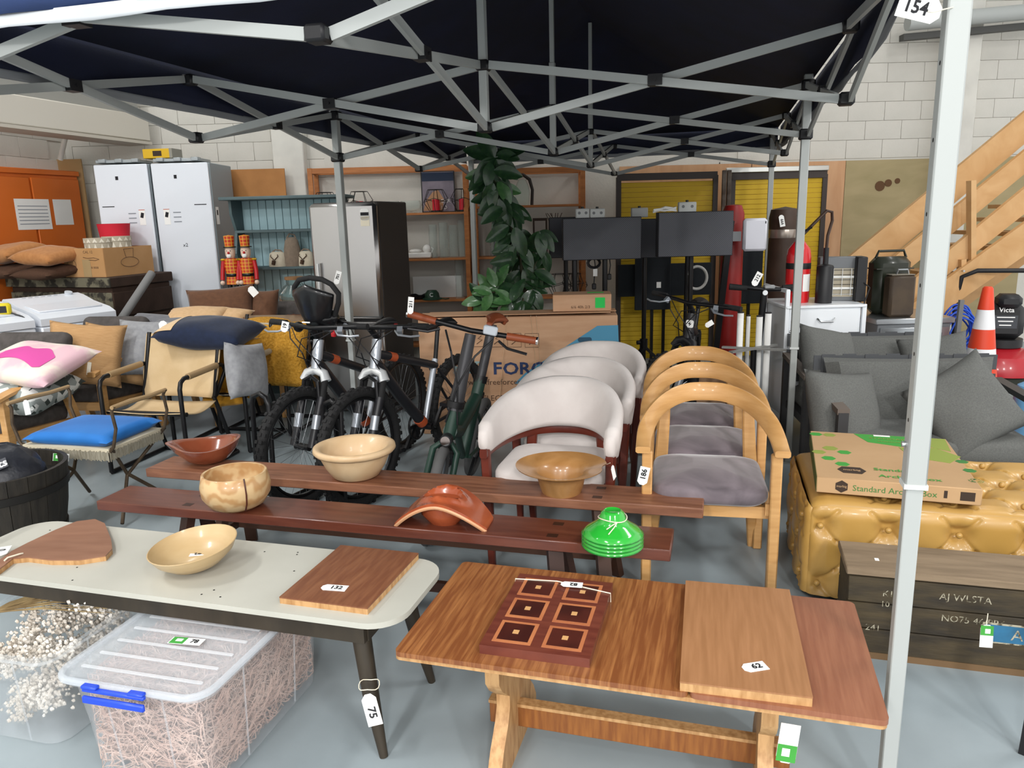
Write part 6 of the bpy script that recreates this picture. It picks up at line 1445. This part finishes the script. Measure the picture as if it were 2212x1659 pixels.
# ---------------------------------------------------------------- drawer trolley and what stands on it
dx0, dx1, DZ = 1.90, 2.43, .93
dr = T('drawer_trolley', 'white metal drawer trolley with side rails beside the grey sofas', 'trolley', ((dx0+dx1)/2, 5.45, 0), 0); dw = dx1-dx0
G().box((0, 0, .53), (dw-.04, .46, .78), bev=.004).o('cabinet', WHITE, dr)
for k in range(4):
    z = .82-k*.19; d_ = G().box((0, -.235, z-.01), (dw-.07, .02, .18), bev=.004).o('drawer_front', WHITE, dr)
    G().tube([(-.06, -.25, z+.02), (-.04, -.27, z), (.04, -.27, z), (.06, -.25, z+.02)], .007, 8).o('handle', CHROME, d_)
G().box((0, 0, DZ-.01), (dw+.02, .5, .02), bev=.004).o('worktop', WHITE, dr)
for s_ in (-1, 1):
    for y in (-.23, .23): G().box((s_*(dw/2), y, .50 if s_ > 0 else .54), (.028, .028, .86 if s_ > 0 else 1.0), bev=.003).o('corner_post', WHITE, dr); G().lathe([(0, 0), (.03, .0), (.03, .04), (0, .04)], 10, Tr(s_*dw/2, y, .03)).o('castor', BLACK, dr)
G().box((-dw/2, 0, 1.03), (.02, .48, .025)).box((-dw/2, 0, .12), (.02, .46, .02)).o('side_rail', WHITE, dr)
ex = T('fire_extinguisher', 'red fire extinguisher standing on the white drawer trolley', 'fire extinguisher', (2.045, 5.44, DZ))
EXR = mat('extinguisher_red', '#d11c22', .25, coat=.5)
G().lathe([(0, 0), (.08, 0), (.083, .03), (.083, .32), (.075, .37), (.045, .41), (.03, .43), (0, .43)], 26).o('cylinder', EXR, ex); G().lathe([(.084, .235), (.0845, .237), (.0845, .275), (.084, .277)], 26).o('black_band', BLACK, ex)
G().lathe([(0, .43), (.02, .43), (.02, .46), (.015, .48), (0, .48)], 14).o('valve', CHROME, ex); G().tube([(0, 0, .47), (.03, -.02, .50), (.07, -.03, .52)], .008, 6).o('lever', BLACK, ex); G().grid(lambda u, v: (.0845*math.cos(-1.5+.8*u), .0845*math.sin(-1.5+.8*u), .08+.12*v), 8, 2).o('label', PAPER, ex)
hr = G().tube([(.02, 0, .47), (.10, -.02, .56), (.17, -.02, .63), (.21, -.01, .62), (.22, 0, .56), (.17, -.06, .46), (.15, -.10, .36)], .011, 8).o('hose', mat('brown_hose', '#3d2a20', .5), ex)
G().lathe([(0, 0), (.056, 0), (.056, .25), (.05, .26), (.018, .27), (.018, .38), (0, .38)], 20, Tr(.15, -.10, .0)).o('discharge_horn', BLACK, hr)
ht = T('bar_heater', 'grey and black bar heater with wire guard on the drawer trolley', 'heater', (2.35, 5.43, DZ), -10)
G().box((-.03, .04, .155), (.24, .08, .31), bev=.004).o('housing', mat('heater_grey', '#707376', .45, .3), ht); G().box((.12, .02, .155), (.07, .16, .31), bev=.006).o('control_end', BLACK, ht); G().box((-.03, -.005, .13), (.22, .004, .2)).o('reflector', mat('heater_reflector', '#a39a88', .35, .6), ht)
for k in range(6): G().cyl((-.135, -.025, .05+k*.034), (.08, -.025, .05+k*.034), .0022, 5).o('guard_wire', CHROME, ht)
for k in range(4): G().cyl((-.12+k*.06, -.028, .04), (-.12+k*.06, -.028, .23), .0022, 5).o('guard_wire', CHROME, ht)
for k in range(2): G().cyl((-.13, -.012, .09+k*.08), (.08, -.012, .09+k*.08), .009, 10).o('heating_bar', PAPER, ht)
G().tube([(.13, -.05, .14), (.17, -.09, .10), (.14, -.10, .0), (.12, -.11, -.12)], .005, 6).o('flex', BLACK, ht); G().box((.12, -.11, -.15), (.03, .025, .05), bev=.005).o('plug', BLACK, ht)
# ---------------------------------------------------------------- steel cabinet, cans
sx0, sx1, SZ = 2.60, 3.14, .80
st_ = T('steel_cabinet', 'stainless steel drawer cabinet behind the big gazebo leg carrying the jerry cans', 'cabinet', ((sx0+sx1)/2, 5.62, 0), 0); sw = sx1-sx0
G().box((0, 0, .39), (sw-.02, .48, .74), bev=.004).o('cabinet', mat('steel_grey_side', '#7c7f82', .4, .5), st_); G().box((0, 0, SZ-.02), (sw+.02, .52, .04), bev=.004).o('worktop', STEEL, st_)
for k in range(2):
    z = .60-k*.30; d_ = G().box((0, -.25, z), (sw-.05, .02, .27), bev=.003).o('drawer_front', STEEL, st_); G().box((.05, -.265, z+.03), (.10, .015, .02)).o('handle', CHROME, d_)
G().bar((sw/2+.03, -.24, .0), (sw/2+.05, -.24, .92), .03, .025).o('corner_post', mat('grey_post', '#77797b', .5), st_)
OLV = mat('olive_black_enamel', '#23271c', .35, coat=.2); RSC = mat('rusty_brown_can', '#4a3c2c', .55, c2='#3b2f24', sc1=8)
jc = T('jerry_can', 'dark olive jerry can with a wire handle on the steel cabinet', 'jerry can', (2.80, 5.66, SZ), 4)
G().box((0, 0, .21), (.28, .16, .42), bev=.045).o('body', OLV, jc); G().box((0, 0, .335), (.282, .162, .008)).o('seam', OLV, jc); G().tube([(-.11, 0, .41), (-.09, 0, .46), (.10, 0, .46), (.12, 0, .41)], .010, 8).o('handle', OLV, jc)
oc2 = T('oil_tin', 'small rusty brown oil tin in front of the jerry can', 'tin', (2.80, 5.49, SZ), 2)
G().box((0, 0, .15), (.19, .11, .30), bev=.02).o('body', RSC, oc2); G().tube([(-.03, 0, .30), (-.02, 0, .335), (.05, 0, .335), (.06, 0, .30)], .006, 6).o('handle', STEEL, oc2); G().box((0, 0, .301), (.17, .09, .006), bev=.002).o('rim', mat('dull_steel_rim', '#8c8578', .4, .4), oc2)
# ---------------------------------------------------------------- timber stair
STR = mat('fresh_pine_stair', '#cba271', .6, c2='#bb8e5a', sc1=5, st=(1, 1, 1), lo=.35, hi=.75, dist=.8)
stv = T('timber_stair', 'pine stair with two handrails rising to the right behind the gazebo leg', 'stair', (0, 0, 0))
def rail(u0, u1, l0, l1, Y, name, th=.045, ext=0):
    a, b, c_, d_ = dp(*u0, Y), dp(*u1, Y), dp(*l1, Y), dp(*l0, Y)
    e = (b-a)*ext; e2 = (c_-d_)*ext
    b, c_ = b+e, c_+e2
    vs = [v+Vector((0, o, 0)) for o in (0, th) for v in (a, b, c_, d_)]
    return G().add(vs, [(0, 1, 2, 3), (7, 6, 5, 4), (0, 4, 5, 1), (1, 5, 6, 2), (2, 6, 7, 3), (3, 7, 4, 0)]).o(name, STR, stv, ang=0)
rail((1826, 562), (2212, 243), (1836, 630), (2212, 312), 6.35, 'handrail', ext=.6)
rail((1856, 617), (2212, 327), (1862, 665), (2212, 377), 6.25, 'handrail', ext=.6)
rail((1930, 640), (2212, 408), (1935, 682), (2212, 463), 6.12, 'handrail', ext=.6)
rail((1955, 668), (2212, 483), (1990, 708), (2212, 553), 6.05, 'stringer', ext=.6)
for (px, py0, py1) in ((2098, 390, 610), (2077, 560, 615)): 
    a, b = dp(px, py0, 6.11), dp(px, py1, 6.11); G().bar(a, b, .04, .07, up=(0, 1, 0)).o('baluster', STR, stv)
bb = dp(2078, 585, 6.02); G().cyl(bb, bb+Vector((0, -.03, 0)), .008, 8).o('bolt', STEEL, stv); 
for k in range(8):
    s0 = dp(1990+k*45, 660-k*31, 6.4); G().box(s0+Vector((0, .42, 0)), (.26, .85, .035)).o('tread', STR, stv)
G().bar(dp(1990, 700, 6.9), dp(2400, 400, 6.9), .045, .22).o('stringer', STR, stv)
G().bar(Vector((2.95, 6.3, 0)), Vector((2.95, 6.3, .8)), .08, .08).o('newel_post', STR, stv)
# ---------------------------------------------------------------- cone, mower, cables
cn = T('traffic_cone', 'orange traffic cone with two white bands beside the red mower', 'traffic cone', (3.225, 5.15, 0), 10); cn.scale = (1.08, 1.08, 1.1)
CNO = mat('cone_orange', '#d8401f', .5); CNW = mat('cone_white_band', '#e4e4e6', .4)
zz = [(0, .145), (.92, .03)]
def cr_at(z): return .150-.120*z/.93
def seg(z0, z1, m, nm, par): return G().lathe([(cr_at(z0), z0), (cr_at(z1), z1)] if z1 < .9 else [(cr_at(z0), z0), (cr_at(z1), z1), (.02, z1+.01), (0, z1+.01)], 26).o(nm, m, par)
G().box((0, 0, .015), (.38, .38, .03), bev=.006).o('base', CNO, cn)
for z0, z1, m in ((.03, .46, CNO), (.46, .56, CNW), (.56, .68, CNO), (.68, .80, CNW), (.80, .93, CNO)): seg(z0, z1, m, 'cone_band' if m is CNW else 'cone_body', cn)
mw = T('lawn_mower', 'red lawn mower with black engine under the stair', 'lawn mower', (3.80, 5.85, 0), -18)
MBK = mat('mower_black', '#1d1d1f', .5); MRD = mat('mower_red', '#b01f2a', .35, coat=.3)
G().lathe([(.0, .50), (.12, .50), (.26, .44), (.30, .36), (.30, .30), (.0, .30)], 26).o('deck', MRD, mw); G().lathe([(.0, .50), (.15, .50), (.15, .56), (.0, .56)], 20).o('engine_skirt', MBK, mw)
G().box((0, 0, .70), (.26, .24, .28), bev=.05).o('engine_cowl', MBK, mw); G().box((0, -.10, .86), (.16, .16, .10), bev=.03).o('fuel_cap', MBK, mw)
G().box((-.01, -.122, .70), (.16, .002, .10)).o('rating_plate', mat('dark_plate', '#3c3f44', .5), mw); text('Victa', .05, PAPER, mw, FRONT @ Tr(-.01, .79, .124), bold=.001)
for k in range(3): G().box((-.01, -.124, .735-k*.03), (.12-.02*k, .001, .008)).o('print_line', PAPER, mw)
for x in (-.27, .27):
    for y in (-.25, .3): G().lathe([(0, -.025), (.10, -.025), (.10, .025), (0, .025)], 18, Tr(x, y, .10) @ Ry(90)).o('wheel', MBK, mw)
G().box((0, .02, .24), (.5, .56, .14), bev=.03).o('under_deck', mat('mower_green_black', '#2a2f26', .7), mw)
G().tube([(-.26, .25, .35), (-.30, .15, .80), (-.28, .12, 1.02), (-.18, .10, 1.07), (.18, .10, 1.07), (.28, .12, 1.02), (.30, .15, .80), (.26, .25, .35)], .018, 10).o('handle', MBK, mw)
t = T('blue_cable_coil', 'coils of bright blue cable hanging beside the steel cabinet', 'cable', (3.34, 5.62, .62)); BLC = mat('blue_cable', '#1f4fc0', .45)
for k in range(9):
    rr = .10+.008*(k % 3); G().tube([(rr*math.cos(a)+.01*math.sin(3*a+k), -.04+.014*k, .03*(k % 4)+.14*math.sin(a)) for a in [q*math.pi/14 for q in range(28)]], .007, 6, True).o('loop', BLC, t)
G().tube([(.0, -.02, -.1), (.05, -.03, -.3), (.02, -.02, -.55)], .007, 6).o('tail', BLC, t); G().bar((-.06, .05, .16), (-.06, .05, -.62), .02, .02).o('hanger', BLACKM, t)
t = T('dark_bin', 'dark grey plastic bin in the shadow behind the blue cable', 'bin', (3.42, 6.78, 0)); G().lathe([(0, 0), (.22, 0), (.28, .8), (.29, .82), (0, .84)], 20).o('bin', mat('dark_grey_plastic', '#3a3b3e', .6), t); G().box((0, 0, .85), (.58, .5, .05), bev=.01).o('lid', mat('mid_grey_plastic', '#54565a', .6), t)
t = T('blue_canister', 'pale blue canister at the right edge behind the ottoman', 'canister', (3.44, 4.90, 0)); G().lathe([(0, 0), (.10, 0), (.105, .02), (.105, .36), (.09, .40), (.04, .43), (0, .43)], 24).o('canister', mat('pale_blue_plastic', '#6fa6cf', .4), t); G().lathe([(.0, .43), (.035, .43), (.035, .46), (0, .46)], 14).o('cap', PAPER, t)
t = T('black_post', 'black tapered post at the right edge in front of the crate', 'post', (1.475, 1.95, 0)); G().tube([(0, 0, 0), (.03, 0, .45)], [.018, .03], 4).o('post', BLACK, t)
t = T('red_toolbox', 'small red tool box on the floor behind the front sofa cushion', 'tool box', (3.05, 4.62, 0)); G().box((0, 0, .07), (.16, .12, .14), bev=.01).o('box', MRD, t); G().tube([(-.05, 0, .14), (-.04, 0, .18), (.04, 0, .18), (.05, 0, .14)], .008, 6).o('handle', BLACK, t)
# timber offcuts behind the trolley
t = T('timber_offcut', 'yellow edged timber board leaning between the trolley and steel cabinet', 'board', (2.53, 5.78, 0)); G().box((0, 0, .42), (.05, .03, .84), Ry(4)).o('board', mat('yellow_timber', '#b9962f', .7), t)
# gazebo tag
price_tag('154', face(dp(1986, 18, 1.73), (-.05, -1, -.1), roll=166), 'white tag reading 154 tied to the nearest gazebo leg', .092, .048, up=True, strg=[dp(2004, 24, 1.728), dp(2015, 26, 1.725), dp(2040, 20, 1.72), dp(2066, 14, 1.74)])
finish_texts()
